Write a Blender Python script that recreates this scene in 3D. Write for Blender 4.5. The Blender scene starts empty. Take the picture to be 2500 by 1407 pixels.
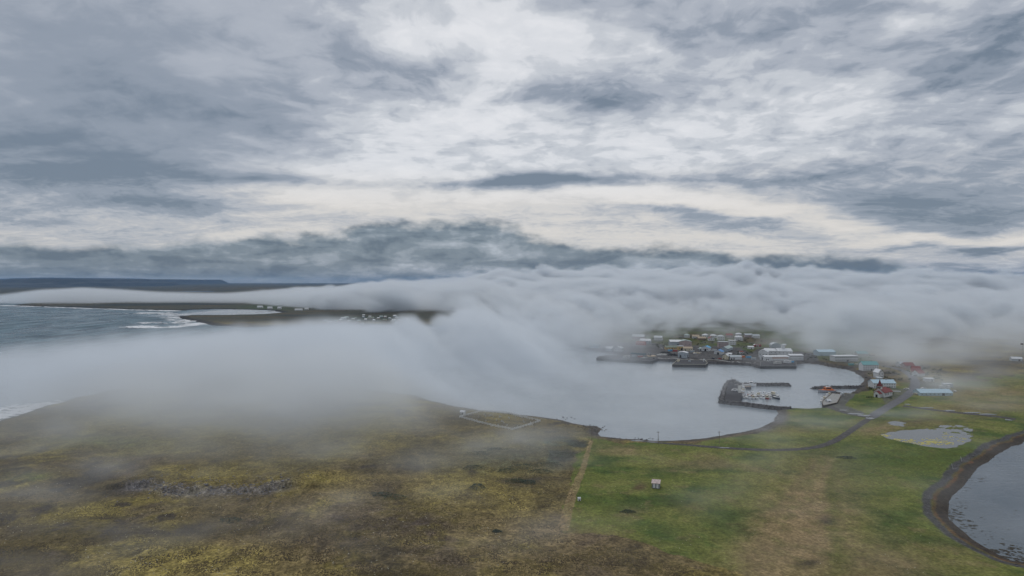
import bpy, math, random
import numpy as np
from mathutils import Vector, Matrix

# ------------------------------------------------------------------ camera
FPX, UC, VH, HC = 1500.0, 1250.0, 690.0, 100.0      # focal length in photo pixels, centre column, horizon row, camera height
scene = bpy.context.scene
COL = scene.collection
cam_d = bpy.data.cameras.new("camera")
cam_d.sensor_width = 36.0
cam_d.lens = 36.0 * FPX / 2500.0
cam_d.shift_y = (VH - 703.5) / 2500.0
cam_d.clip_start, cam_d.clip_end = 1.0, 400000.0
cam = bpy.data.objects.new("camera", cam_d)
COL.objects.link(cam)
cam.location = (0, 0, HC)
cam.rotation_euler = (math.radians(90), 0, 0)
scene.camera = cam

# ------------------------------------------------------------------ node helpers
class S:
    """a socket with arithmetic"""
    nt = None
    def __init__(self, s): self.s = s
    @staticmethod
    def math(op, *a, clamp=False):
        n = S.nt.nodes.new("ShaderNodeMath"); n.operation = op; n.use_clamp = clamp
        for i, v in enumerate(a): S.put(n.inputs[i], v)
        return S(n.outputs[0])
    @staticmethod
    def put(sock, v):
        if isinstance(v, S): S.nt.links.new(v.s, sock)
        else: sock.default_value = v
    def __add__(a, b): return S.math("ADD", a, b)
    __radd__ = __add__
    def __sub__(a, b): return S.math("SUBTRACT", a, b)
    def __rsub__(a, b): return S.math("SUBTRACT", b, a)
    def __mul__(a, b): return S.math("MULTIPLY", a, b)
    __rmul__ = __mul__
    def __truediv__(a, b): return S.math("DIVIDE", a, b)
    def __rtruediv__(a, b): return S.math("DIVIDE", b, a)

def vec(x, y, z=0.0):
    n = S.nt.nodes.new("ShaderNodeCombineXYZ")
    for i, v in enumerate((x, y, z)): S.put(n.inputs[i], v)
    return S(n.outputs[0])
def vmath(op, *a, out=0):
    n = S.nt.nodes.new("ShaderNodeVectorMath"); n.operation = op
    for i, v in enumerate(a): S.put(n.inputs[i], v)
    return S(n.outputs[out])
def noise(v, scale, detail=5.0, rough=0.55, lac=2.0, dist=0.0, dims="3D", color=False, w=0.0):
    n = S.nt.nodes.new("ShaderNodeTexNoise"); n.noise_dimensions = dims
    S.put(n.inputs["Vector"], v)
    n.inputs["Scale"].default_value = scale; n.inputs["Detail"].default_value = detail
    n.inputs["Roughness"].default_value = rough; n.inputs["Lacunarity"].default_value = lac
    n.inputs["Distortion"].default_value = dist
    return S(n.outputs["Color" if color else "Fac"])
def smooth(v, a, b, c=0.0, d=1.0):
    n = S.nt.nodes.new("ShaderNodeMapRange"); n.interpolation_type = "SMOOTHSTEP"
    S.put(n.inputs[0], v)
    for i, q in enumerate((a, b, c, d)): S.put(n.inputs[i + 1], q)
    return S(n.outputs[0])
def mix(f, a, b, mode="MIX"):
    n = S.nt.nodes.new("ShaderNodeMix"); n.data_type = "RGBA"; n.blend_type = mode
    S.put(n.inputs[0], f)
    for k, q in ((6, a), (7, b)):
        S.put(n.inputs[k], q if isinstance(q, S) else (*q, 1.0))
    return S(n.outputs[2])
def ramp(v, stops, interp="EASE"):
    n = S.nt.nodes.new("ShaderNodeValToRGB"); n.color_ramp.interpolation = interp
    e = n.color_ramp.elements
    while len(e) < len(stops): e.new(0.5)
    for q, (p, c) in zip(e, stops): q.position = p; q.color = (*c, 1.0)
    S.put(n.inputs[0], v)
    return S(n.outputs[0])
def lin(r, g, b):
    f = lambda c: c / 12.92 if c <= 0.04045 else ((c + 0.055) / 1.055) ** 2.4
    return tuple(f(c / 255.0) for c in (r, g, b))

# ------------------------------------------------------------------ sky (overcast: high cloud deck, low bank along the horizon)
SUN_AZ, SUN_EL = math.radians(-6.0), math.radians(50.0)     # azimuth from +Y towards +X
world = bpy.data.worlds.new("World"); scene.world = world
world.use_nodes = True
S.nt = world.node_tree; S.nt.nodes.clear()
tc = S.nt.nodes.new("ShaderNodeTexCoord")
d = S(tc.outputs["Generated"])
sep = S.nt.nodes.new("ShaderNodeSeparateXYZ"); S.put(sep.inputs[0], d)
dx, dy, dz = (S(o) for o in sep.outputs)
az = S.math("ARCTAN2", dx, dy)
te = dz / S.math("SQRT", dx * dx + dy * dy + 1e-6)          # tangent of the elevation
inv = 1.0 / (S.math("MAXIMUM", dz, 0.0) + 0.17)
P = vec(dx * inv, dy * inv, 0.0)                            # a point of the cloud deck
# soft warp shared by the layout of thick and thin places
w1 = noise(P, 1.1, 4.0, 0.6, color=True)
w1c = vmath("SUBTRACT", w1, (0.5, 0.5, 0.5))
AE = vmath("ADD", vec(az, te, 0.0), vmath("MULTIPLY", w1c, (0.16, 0.075, 0.0)))
fine = noise(vmath("ADD", P, vmath("MULTIPLY", w1c, (0.35, 0.35, 0.0))), 2.6, 7.0, 0.54)
broad = noise(vmath("MULTIPLY", P, (0.8, 1.0, 1.0)), 0.75, 4.0, 0.5)
streak = noise(vmath("MULTIPLY", vmath("ADD", P, vmath("MULTIPLY", w1c, (0.5, 0.5, 0.0))), (0.5, 2.2, 1.0)), 1.7, 6.0, 0.58)
puff = noise(vmath("ADD", P, vmath("MULTIPLY", w1c, (0.25, 0.25, 0.0))), 7.5, 5.0, 0.52)
calm = smooth(az, -0.16, -0.50) * smooth(te, 0.12, 0.18)    # the deck is smoother where it is thick on the left
fil = noise(vmath("ADD", P, vmath("MULTIPLY", w1c, (0.8, 0.8, 0.0))), 17.0, 4.0, 0.62)
tex = (fine - 0.5) * smooth(te, 0.07, 0.20, 0.45, 0.90) + (puff - 0.5) * smooth(te, 0.08, 0.22, 0.15, 0.98) + (fil - 0.5) * 0.36
T = 0.455 + smooth(az, -0.1, -0.6) * 0.05 + tex * (1.0 - calm * 0.68) + (broad - 0.5) * 0.32 + (streak - 0.5) * smooth(te, 0.38, 0.10, 0.15, 0.60)
CLOUDS = [  # column, row, half width, half height, thickness (+ dark, - bright): where the deck is thick and thin
    (150, 330, 520, 190, .26), (330, 80, 420, 150, .14), (620, 250, 330, 90, .16), (520, 160, 140, 40, -.16), (700, 290, 150, 45, .12),
    (830, 130, 110, 60, .16), (1030, 185, 130, 45, .26), (820, 30, 130, 45, .12), (980, 220, 90, 30, .10),
    (1240, 130, 250, 110, -.27), (1080, 60, 190, 70, -.08), (1030, 330, 300, 70, -.20), (900, 420, 300, 30, -.20), (1480, 360, 300, 60, -.10),
    (1310, 220, 70, 30, .26), (1450, 235, 130, 36, .28), (1400, 190, 60, 40, .16), (1640, 190, 90, 34, .10), (1480, 5, 200, 30, .18),
    (1800, 60, 230, 90, .16), (2080, 25, 90, 26, .22), (2060, 150, 80, 18, .16), (1980, 260, 300, 120, -.10),
    (2380, 80, 180, 70, .22), (2420, 180, 230, 60, .26), (2300, 200, 120, 20, .10), (2300, 440, 330, 120, .22), (2050, 400, 170, 40, .08),
    (1330, 440, 230, 22, .52), (1160, 440, 120, 16, .16), (1850, 432, 260, 14, .20), (700, 432, 190, 13, .22), (300, 400, 330, 45, .14),
    (120, 470, 260, 26, .04), (420, 480, 200, 20, .12), (60, 545, 160, 12, .12), (780, 480, 260, 26, -.16),
    (1300, 490, 330, 22, -.16), (1500, 476, 160, 12, -.22), (1700, 488, 150, 13, -.24), (1880, 512, 130, 15, -.26), (2030, 543, 130, 15, -.26), (2200, 572, 150, 13, -.26), (2400, 588, 170, 13, -.26), (1560, 506, 110, 8, .18), (1680, 516, 110, 11, .26), (1800, 532, 110, 15, .34), (1900, 553, 90, 17, .26), (1970, 578, 90, 12, .14),
    (2150, 497, 170, 24, .20), (2330, 530, 190, 24, .22), (2230, 600, 130, 8, .20), (2460, 613, 110, 7, .34), (2440, 655, 120, 10, .36), (500, 560, 500, 28, -.06), (1500, 575, 300, 20, -.06),
]
acc = None
for (u, v, su, sv, k) in CLOUDS:
    a0 = math.atan((u - UC) / FPX); ca = math.cos(a0)
    e0 = (VH - v) / FPX * ca
    sx, sy = 1.0 / (su / FPX * ca * ca), 1.0 / (sv / FPX * ca)
    n = S.nt.nodes.new("ShaderNodeVectorMath"); n.operation = "MULTIPLY_ADD"
    S.put(n.inputs[0], AE); n.inputs[1].default_value = (sx, sy, 0); n.inputs[2].default_value = (-a0 * sx, -e0 * sy, 0)
    q = S(n.outputs[0])
    g = S.math("POWER", 0.42, vmath("DOT_PRODUCT", q, q, out=1))
    acc = S.math("MULTIPLY_ADD", g, k * 1.35, T if acc is None else acc)
T = acc
WHITE, LIGHT, MID, DARK, DEEP = lin(228, 229, 232), lin(198, 202, 208), lin(172, 178, 188), lin(144, 153, 166), lin(114, 127, 142)
deck = ramp(T, [(0.0, WHITE), (0.2, lin(219, 221, 225)), (0.38, LIGHT), (0.58, MID), (0.78, DARK), (1.0, DEEP)])
warm = S.math("MULTIPLY", smooth(te, 0.01, 0.05), smooth(te, 0.20, 0.10))
deck = mix(warm * 0.9 * smooth(T, 0.75, 0.3), deck, mix(0.6, deck, lin(229, 219, 206)))
# low bank of stratocumulus along the horizon
fc = S.nt.nodes.new("ShaderNodeFloatCurve")
cv = fc.mapping.curves[0]
BANK = [(-600, 592), (0, 582), (130, 608), (250, 592), (500, 588), (700, 582), (850, 566), (1000, 545), (1150, 543), (1300, 570), (1450, 596), (1600, 604), (1720, 608), (1850, 630), (2050, 632), (2200, 642), (2300, 664), (2450, 668), (3100, 660)]
pts = [((math.atan((u - UC) / FPX) + 1.2) / 2.4, (VH - v) / FPX * math.cos(math.atan((u - UC) / FPX)) * 8.0) for u, v in BANK]
cv.points[0].location = pts[0]; cv.points[1].location = pts[-1]
for p in pts[1:-1]: cv.points.new(*p)
fc.mapping.update()
S.put(fc.inputs["Value"], S.math("ADD", az, 1.2) / 2.4)
top = S(fc.outputs[0]) / 8.0
BP = vec(az * 1.0, te * 1.9, 0.3)
bn = noise(BP, 9.0, 8.0, 0.55)
bw = noise(BP, 26.0, 6.0, 0.6)
edge = te + (bn - 0.5) * -0.060 + (bw - 0.5) * -0.024
bank_a = smooth(edge - top, 0.007, -0.013)
bp2 = vmath("MULTIPLY", BP, (0.6, 1.5, 1.0))
bl = noise(bp2, 15.0, 6.0, 0.52, dist=0.6)
rel = te / S.math("MAXIMUM", top, 0.004)
bval = (bl - 0.5) * 2.0 + (bw - 0.5) * 1.4 + (bn - 0.5) * 0.7 + 0.55 + smooth(rel, 0.35, 0.75) * 0.22 - smooth(rel, 0.8, 1.05) * 0.2
bcol = ramp(bval, [(0.0, lin(176, 184, 194)), (0.35, lin(146, 156, 167)), (0.65, lin(118, 131, 143)), (1.0, lin(92, 107, 122))])
gap = smooth(az, -0.25, -0.40) * smooth(te, 0.010, 0.003) * smooth(bl + bw * 0.4, 0.60, 0.78)
bcol = mix(gap * 0.6, bcol, lin(196, 204, 208))
cl = mix(bank_a, deck, bcol)
sky = S.nt.nodes.new("ShaderNodeTexSky"); sky.sky_type = "NISHITA"; sky.sun_disc = False
sky.sun_elevation, sky.sun_rotation = SUN_EL, SUN_AZ
sky.altitude = 100.0
sk = vmath("SCALE", S(sky.outputs[0])); S.put(sk.s.node.inputs["Scale"], 0.1)
cl = mix(0.06, cl, sk)                                      # what clear sky shows through the deck
low = smooth(te, 0.0, -0.02)
cl = mix(low, cl, lin(92, 100, 106))
bg = S.nt.nodes.new("ShaderNodeBackground"); S.put(bg.inputs["Color"], cl); bg.inputs["Strength"].default_value = 1.0
wo = S.nt.nodes.new("ShaderNodeOutputWorld"); S.nt.links.new(bg.outputs[0], wo.inputs["Surface"])
world.cycles.sampling_method = "MANUAL"; world.cycles.sample_map_resolution = 512

sun_d = bpy.data.lights.new("sun", "SUN"); sun_d.energy = 1.0; sun_d.angle = math.radians(30); sun_d.color = (1.0, 0.96, 0.9)
sun = bpy.data.objects.new("sun", sun_d); COL.objects.link(sun)
sv_ = Vector((math.sin(SUN_AZ) * math.cos(SUN_EL), math.cos(SUN_AZ) * math.cos(SUN_EL), math.sin(SUN_EL)))
sun.rotation_euler = sv_.to_track_quat("Z", "Y").to_euler()

vs = scene.view_settings
scene.display_settings.display_device = "sRGB"
vs.view_transform = "Standard"; vs.look = "None"; vs.exposure = 0.0; vs.gamma = 1.0; vs.use_curve_mapping = False
cy = scene.cycles
cy.use_denoising = True; cy.max_bounces = 8; cy.diffuse_bounces = 2; cy.glossy_bounces = 3; cy.volume_bounces = 4
cy.transparent_max_bounces = 8; cy.volume_step_rate = 1.0; cy.volume_max_steps = 400
cy.use_adaptive_sampling = True; cy.adaptive_threshold = 0.015

# ------------------------------------------------------------------ numpy noise
_rng = np.random.RandomState(7)
_PERM = np.tile(_rng.permutation(512), 4).astype(np.int64)
_G2 = np.stack([np.cos(np.arange(512) * 2.399963), np.sin(np.arange(512) * 2.399963)], 1).astype(np.float32)
_g3 = _rng.normal(size=(512, 3)); _G3 = (_g3 / np.linalg.norm(_g3, axis=1, keepdims=True) * 1.2).astype(np.float32)
def perlin2(x, y):
    x0 = np.floor(x).astype(np.int64); y0 = np.floor(y).astype(np.int64)
    fx = (x - x0).astype(np.float32); fy = (y - y0).astype(np.float32)
    sx = fx * fx * fx * (fx * (fx * 6 - 15) + 10); sy = fy * fy * fy * (fy * (fy * 6 - 15) + 10)
    def g(i, j):
        h = _PERM[(_PERM[(x0 + i) & 511] + y0 + j) & 511]
        return _G2[h, 0] * (fx - i) + _G2[h, 1] * (fy - j)
    a = g(0, 0); a = a + sx * (g(1, 0) - a)
    b = g(0, 1); b = b + sx * (g(1, 1) - b)
    return (a + sy * (b - a)) * 1.4
def perlin3(x, y, z):
    x0 = np.floor(x).astype(np.int64); y0 = np.floor(y).astype(np.int64); z0 = np.floor(z).astype(np.int64)
    fx = (x - x0).astype(np.float32); fy = (y - y0).astype(np.float32); fz = (z - z0).astype(np.float32)
    s = lambda f: f * f * (3 - 2 * f)
    sx, sy, sz = s(fx), s(fy), s(fz)
    def g(i, j, k):
        h = _PERM[(_PERM[(_PERM[(x0 + i) & 511] + y0 + j) & 511] + z0 + k) & 511]
        return _G3[h, 0] * (fx - i) + _G3[h, 1] * (fy - j) + _G3[h, 2] * (fz - k)
    l = lambda a, b, t: a + t * (b - a)
    return l(l(l(g(0, 0, 0), g(1, 0, 0), sx), l(g(0, 1, 0), g(1, 1, 0), sx), sy), l(l(g(0, 0, 1), g(1, 0, 1), sx), l(g(0, 1, 1), g(1, 1, 1), sx), sy), sz)
def fbm2(x, y, o=4, gain=0.5):
    r = 0; a = 1.0; t = 0
    for i in range(o):
        r = r + a * perlin2(x * 2.0 ** i + 17.3 * i, y * 2.0 ** i - 9.1 * i); t += a; a *= gain
    return r / t * 1.3
def fbm3(x, y, z, o=3, gain=0.5):
    r = 0; a = 1.0; t = 0
    for i in range(o):
        r = r + a * perlin3(x * 2.0 ** i + 17.3 * i, y * 2.0 ** i - 9.1 * i, z * 2.0 ** i + 3.7 * i); t += a; a *= gain
    return r / t * 1.3
def sstep(a, b, x):
    t = np.clip((x - a) / (b - a), 0, 1); return t * t * (3 - 2 * t)
def lerp(a, b, t): return a + (b - a) * t

# ------------------------------------------------------------------ lie of the land: photo pixels on the plane z -> metres
def g2(u, v, z=0.0):
    y = (HC - z) * FPX / (v - VH)
    return ((u - UC) / FPX * y, y)
def line(pts, z=0.0): return np.array([g2(u, v, z) for u, v in pts])
def inside(poly, x, y):
    c = np.zeros(x.shape, bool); n = len(poly)
    for i in range(n):
        x1, y1 = poly[i]; x2, y2 = poly[(i + 1) % n]
        if y1 == y2: continue
        k = (y1 > y) != (y2 > y)
        c ^= k & (x < (x2 - x1) * (y - y1) / (y2 - y1) + x1)
    return c
def dist(pts, x, y, closed=False):
    x = np.asarray(x, np.float32); y = np.asarray(y, np.float32)
    best = np.full(x.shape, 1e12, np.float32)
    n = len(pts)
    for i in range(n if closed else n - 1):
        a = pts[i]; b = pts[(i + 1) % n]
        dx, dy = np.float32(b[0] - a[0]), np.float32(b[1] - a[1]); k = np.float32(1.0 / (float(dx) ** 2 + float(dy) ** 2 + 1e-9))
        qx = x - np.float32(a[0]); qy = y - np.float32(a[1])
        t = qx * (dx * k); t += qy * (dy * k); np.clip(t, 0, 1, out=t)
        qx -= t * dx; qy -= t * dy; qx *= qx; qy *= qy; qx += qy
        np.minimum(best, qx, out=best)
    return np.sqrt(best).astype(float)
def dense(pts, step):
    out = []
    for a, b in zip(pts[:-1], pts[1:]):
        n = max(1, int(math.hypot(b[0] - a[0], b[1] - a[1]) / step))
        out += [(a[0] + (b[0] - a[0]) * i / n, a[1] + (b[1] - a[1]) * i / n) for i in range(n)]
    return np.array(out + [tuple(pts[-1])])
def smoothline(pts, it=2):
    p = np.array(pts, float)
    for _ in range(it):
        q = [p[0]]
        for a, b in zip(p[:-1], p[1:]): q += [a * .75 + b * .25, a * .25 + b * .75]
        p = np.array(q + [p[-1]])
    return p

COAST = [(-900, 1330), (-500, 1180), (-200, 1085), (-60, 1045), (0, 1027), (40, 1016), (75, 1004), (110, 991), (150, 984), (180, 973), (215, 968), (250, 957), (300, 951), (350, 949), (400, 956), (440, 948), (480, 934), (540, 926),
    (620, 925), (720, 932), (820, 942), (920, 955), (1010, 966), (1060, 981), (1110, 993), (1180, 1004), (1260, 1012), (1320, 1019), (1370, 1027), (1400, 1035), (1430, 1040), (1455, 1041), (1468, 1048), (1462, 1057), (1470, 1065), (1520, 1072), (1600, 1077),
    (1680, 1075), (1750, 1067), (1820, 1054), (1865, 1041), (1890, 1027), (1897, 1012), (1895, 1003), (1930, 997), (1965, 998), (2004, 996), (2008, 990), (2006, 977), (2042, 957), (2060, 961), (2080, 963), (2088, 957), (2094, 950),
    (2102, 943), (2108, 934), (2110, 925), (2098, 915), (2085, 909), (2072, 903), (2045, 898), (2020, 894), (1995, 889), (1965, 887), (1942, 890), (1942, 899), (1856, 899), (1852, 892), (1835, 889), (1790, 886), (1735, 885), (1690, 881), (1640, 878), (1604, 877),
    (1590, 885), (1530, 882), (1456, 877), (1458, 871), (1530, 870), (1480, 862), (1440, 856), (1400, 848), (1350, 836), (1280, 818), (1200, 803), (1100, 796), (1000, 796), (900, 794), (820, 793), (750, 796), (690, 798), (600, 799), (520, 795), (485, 787), (462, 782), (440, 778), (434, 773), (470, 770),
    (560, 770), (640, 768), (676, 765), (688, 763), (664, 758), (600, 756), (520, 755), (462, 756.5), (452, 759), (430, 758), (380, 757.5), (300, 755), (200, 751.5), (110, 748.5), (60, 747), (28, 745.5), (60, 742), (130, 737), (90, 730), (0, 726), (-300, 724), (-1500, 722)]
BAY2 = [(2318, 1225), (2315, 1248), (2318, 1270), (2343, 1291), (2369, 1316), (2406, 1338), (2440, 1355), (2469, 1369), (2497, 1374), (2700, 1350), (3000, 1270), (3600, 1120), (3600, 1015), (2900, 1015), (2640, 1040), (2560, 1060), (2500, 1077), (2440, 1106), (2400, 1134), (2366, 1165), (2343, 1196)]
POND = [(2146, 1062), (2185, 1053), (2240, 1048), (2285, 1046), (2300, 1038), (2345, 1038), (2372, 1046), (2372, 1062), (2368, 1077), (2340, 1090), (2305, 1095), (2260, 1090), (2205, 1079), (2165, 1070)]
POND2 = [(2170, 1036), (2185, 1028), (2205, 1033), (2212, 1039), (2180, 1041)]
LAKE = [(420, 713.2), (470, 713.8), (520, 713.6), (526, 712.6), (470, 712.2)]
ZL = 2.6                                                    # general level of the low ground
coast = line(COAST)
land_poly = np.vstack([coast, [(-60000, 70000), (60000, 70000), (60000, 60), (8000, -400), (0, -800), (-3000, -600)]])
bay2 = line(BAY2); pond = line(POND, ZL); pond2 = line(POND2, ZL); lake = line(LAKE, 12.0)

# ground grid: rows of equal visual size, columns fanning out
rows_v = np.concatenate([np.arange(3600, 1430, -40), np.arange(1430, 800, -2.0), np.arange(800, 706, -1.0), np.arange(706, 694.9, -0.5)])
ys = np.concatenate([[-700, -300, -60, 20], HC * FPX / (rows_v - VH)])
tcol = np.concatenate([np.linspace(-3.2, -0.90, 40, endpoint=False), np.linspace(-0.90, 0.90, 1350), np.linspace(0.90, 3.2, 41)[1:]])
GX = tcol[None, :] * np.maximum(ys, 90.0)[:, None]
GY = np.repeat(ys[:, None], len(tcol), 1)
NR, NC = GX.shape
def coast_sd(x, y):
    wx = fbm2(x / 23.0, y / 23.0, 3); wy = fbm2(x / 23.0 + 50, y / 23.0 + 9, 3)
    amp = np.clip(y / 300.0, 0.6, 6.0) * 1.5
    quay = sstep(60, 10, np.abs(y - 780)) * sstep(120, 160, x) * sstep(420, 380, x)
    amp = amp * (1 - 0.97 * sstep(35, 12, np.minimum(np.abs(y - 770), 99)) * (x > 100) * (x < 480))
    x = x + wx * amp; y = y + wy * amp
    land = inside(land_poly, x, y)
    sd = np.where(land, 1, -1) * dist(coast, x, y)
    b = inside(bay2, x, y); db = dist(bay2, x, y, True)
    return np.where(b, -db, np.minimum(sd, db))
def project(x, y, z):
    return UC + FPX * x / np.maximum(y, 1), VH + FPX * (HC - z) / np.maximum(y, 1)
# things whose ground the town stands on, the hillside, the far country
def pond_sd(x, y):
    w = fbm2(x / 9.0, y / 9.0, 4) * 5.0
    def one(p, k): return np.where(inside(p, x, y), -1, 1) * dist(p, x, y, True) + w * k
    east = sstep(g2(2270, 1060, ZL)[0] - 4, g2(2330, 1060, ZL)[0], x) * sstep(g2(2300, 1072, ZL)[1], g2(2300, 1058, ZL)[1], y)
    isl = fbm2(x / 6.0 + 31, y / 6.0, 3)
    a = one(pond, 0.45)
    a = np.where(a < 0, np.maximum(a, (isl - 0.12) * 9.0 * east + a * (1 - east)), a)
    return np.minimum(a, one(pond2, 1.3))
def height(x, y, sd=None, psd=None):
    sd = coast_sd(x, y) if sd is None else sd
    u, v = project(x, y, ZL)
    shore = lerp(16.0, 7.0, sstep(420, 620, y)) * np.where(y > 1400, 2.5, 1.0)
    quay = (sstep(120, 130, x) * sstep(440, 430, x) * sstep(700, 715, y) * sstep(860, 840, y))
    shore = lerp(shore, 1.5, quay)
    h = np.where(sd > 0, ZL * (1 - np.exp(-sd / shore * 1.6)), np.maximum(sd * 0.12, -6))
    inland = sstep(10, 70, sd)
    moor = sstep(1480, 1330, u) * (y < 700) * (y > 0)
    h = h + inland * (fbm2(x / 55.0, y / 55.0, 4) * (0.5 + 1.7 * moor) + moor * fbm2(x / 7.0, y / 7.0, 3) * 0.35)
    # rock step on the moor, old shore banks
    st = dist(STEP, x, y); side = sstep(-1, 1, (y - np.interp(x, STEP[:, 0], STEP[:, 1])))
    h = h + np.exp(-(st / 20.0) ** 2) * 2.6 * side * sstep(-.5, .35, fbm2(x / 13.0 + 4, y / 40.0, 3))
    h = h + sstep(760, 1500, y) * sstep(100, 500, x + (y - 800) * 0.6) * sstep(30, 300, sd) * 20.0
    h = h + sstep(30, 900, sd) * sstep(1500, 4000, y) * 12.0 + sstep(9000, 40000, y) * 40.0
    h = h + sstep(1800, 3500, y) * sstep(0, 300, sd) * fbm2(x / 600.0, y / 600.0, 4) * 7.0
    h = np.where((psd is not None), h, h)
    if psd is not None:
        k = sstep(14, 0, psd)
        h = lerp(h, ZL - 0.03 + np.clip(psd, -4, 14) * 0.07, k)
    return h
STEP = line([(330, 1182), (380, 1183), (430, 1196), (480, 1199), (540, 1196), (600, 1194), (650, 1192), (690, 1186)], 4.0)
STEP = STEP[np.argsort(STEP[:, 0])]
SD = coast_sd(GX, GY); PSD = pond_sd(GX, GY)
GZ = height(GX, GY, SD, PSD)
def ground_z(x, y):
    """height of the ground sheet itself, read off its grid"""
    x = np.atleast_1d(np.asarray(x, float)); y = np.atleast_1d(np.asarray(y, float))
    i = np.clip(np.interp(y, ys, np.arange(NR)), 0, NR - 1.001); j = np.clip(np.interp(x / np.maximum(y, 90.0), tcol, np.arange(NC)), 0, NC - 1.001)
    i0 = i.astype(int); j0 = j.astype(int); fi = i - i0; fj = j - j0
    return (GZ[i0, j0] * (1 - fj) + GZ[i0, j0 + 1] * fj) * (1 - fi) + (GZ[i0 + 1, j0] * (1 - fj) + GZ[i0 + 1, j0 + 1] * fj) * fi
def at(u, v):
    """where the ray through a pixel meets the ground"""
    z = ZL
    for _ in range(6):
        x, y = g2(u, v, z); z = 0.5 * z + 0.5 * max(0.0, float(ground_z(x, y)[0]))
    x, y = g2(u, v, z)
    return Vector((x, y, float(ground_z(x, y)[0])))

# ------------------------------------------------------------------ ground colours
GU, GV = project(GX, GY, np.clip(GZ, 0, 30))
_wc = {}
def warp(k, s):
    if s not in _wc: _wc[s] = (fbm2(GX / s + 3, GY / s + 8, 4), fbm2(GX / s - 31, GY / s + 77, 4))
    return _wc[s][0] * k, _wc[s][1] * k
def blob(u, v, su, sv, wx=0, wy=0): return np.exp(-((GU + wx - u) / su) ** 2 - ((GV + wy - v) / sv) ** 2)
def polymask(pts, k=10, s=40):
    wx, wy = warp(k, s)
    return inside(np.array(pts, float), GU + wx, GV + wy * 0.5).astype(float)
def C(*a): return np.array(a, float)
BROWN, MOSS, HEATH, DRY = C(.106, .082, .038), C(.185, .150, .044), C(.046, .038, .028), C(.205, .152, .080)
GREEN, DKGREEN, LTGREEN = C(.106, .124, .028), C(.050, .080, .017), C(.155, .158, .046)
GRAVEL, SAND, WEED, ROCKC, PLUM, TEAL = C(.075, .073, .076), C(.15, .14, .125), C(.105, .052, .030), C(.19, .18, .185), C(.085, .066, .060), C(.052, .075, .060)
n1 = fbm2(GX / 60, GY / 60, 5, .55); n2 = fbm2(GX / 24 + 40, GY / 24, 5, .55); n3 = fbm2(GX / 8, GY / 8 + 20, 4, .6); n4 = fbm2(GX / 150 - 7, GY / 150, 4)
n5 = fbm2(GX / 2.2, GY / 2.2, 3, .7) * sstep(700, 350, GY)
def over(col, c, m): return col + (np.asarray(c, np.float32) - col) * np.clip(m, 0, 1).astype(np.float32)[..., None]
col = np.zeros(GX.shape + (3,), np.float32) + BROWN.astype(np.float32)
col = over(col, MOSS, sstep(-.15, .35, n1 + .5 * n2))
col = over(col, HEATH, sstep(.10, .42, n2 - .5 * n1 + .3 * n3))
col = over(col, HEATH * .9, sstep(.12, .4, fbm2(GX / 75 + 7, GY / 26, 5, .6)) * .75 * (GY < 700))
col = over(col, DRY, sstep(.25, .6, n4 + .4 * n3) * .5)
col = over(col, PLUM, sstep(.2, .5, fbm2(GX / 45 + 90, GY / 45, 4)) * .6)
for (u, v, su, sv, k, c) in [(460, 1375, 230, 42, .9, MOSS * 1.35), (60, 1385, 120, 40, .5, BROWN * .8), (300, 1300, 240, 22, .9, HEATH * 1.2), (620, 1290, 160, 22, .7, HEATH), (1010, 1275, 110, 38, .9, PLUM * .75), (880, 1290, 120, 24, .5, HEATH),
        (1150, 1190, 170, 55, .7, MOSS * 1.1), (820, 1170, 110, 26, .6, MOSS * 1.25), (560, 1150, 200, 22, .6, MOSS), (1290, 1240, 130, 50, .5, MOSS), (1380, 1370, 260, 50, .6, BROWN * .85), (1250, 1120, 150, 34, .55, TEAL), (1360, 1075, 80, 22, .6, TEAL),
        (960, 1215, 60, 40, .6, HEATH), (900, 1140, 40, 14, .8, HEATH), (1165, 1150, 22, 30, .8, HEATH), (1290, 1180, 90, 10, .8, HEATH), (250, 1080, 160, 14, .6, GREEN), (60, 1160, 60, 12, .6, GREEN), (1340, 1300, 120, 60, .45, DRY), (700, 1060, 300, 30, .5, MOSS)]:
    wx, wy = warp(55, 40)
    col = over(col, c, blob(u, v, su, sv, wx, wy * .5) * k * 1.3 * (.75 + .8 * n3))
col = over(col, C(.125, .105, .045), polymask([(-900, 1000), (1330, 1000), (1330, 1150), (-900, 1090)], 30, 60) * .4)
# green fields of the isthmus
field = polymask([(1440, 1070), (1500, 1078), (1700, 1078), (1850, 1055), (1930, 1000), (2100, 950), (2700, 900), (2900, 1000), (2500, 1500), (2400, 1700), (1900, 1700), (1800, 1400), (1700, 1368), (1600, 1335), (1500, 1308), (1372, 1292), (1395, 1200)], 34, 26)
field = np.clip(field * (1 - sstep(1290, 1400, GV) * sstep(1750, 1500, GU) * .5) + .0, 0, 1)
n6 = fbm2(GX / 34 + 11, GY / 24 + 60, 3)
fc_ = over(np.zeros(col.shape, np.float32) + GREEN, DKGREEN, sstep(-.05, .4, n6 + .3 * n2)); fc_ = over(fc_, LTGREEN, sstep(.0, .5, -n6 + .4 * n4) * .8); fc_ = over(fc_, DKGREEN * 1.1, sstep(.15, .45, n3 + .3 * n2) * .55); fc_ = over(fc_, DRY * .85, sstep(.2, .5, fbm2(GX / 13 + 5, GY / 10 + 9, 4, .6)) * .4); fc_ = over(fc_, DRY * .9, sstep(.2, .55, n4 + .3 * n2) * .6)
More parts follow.
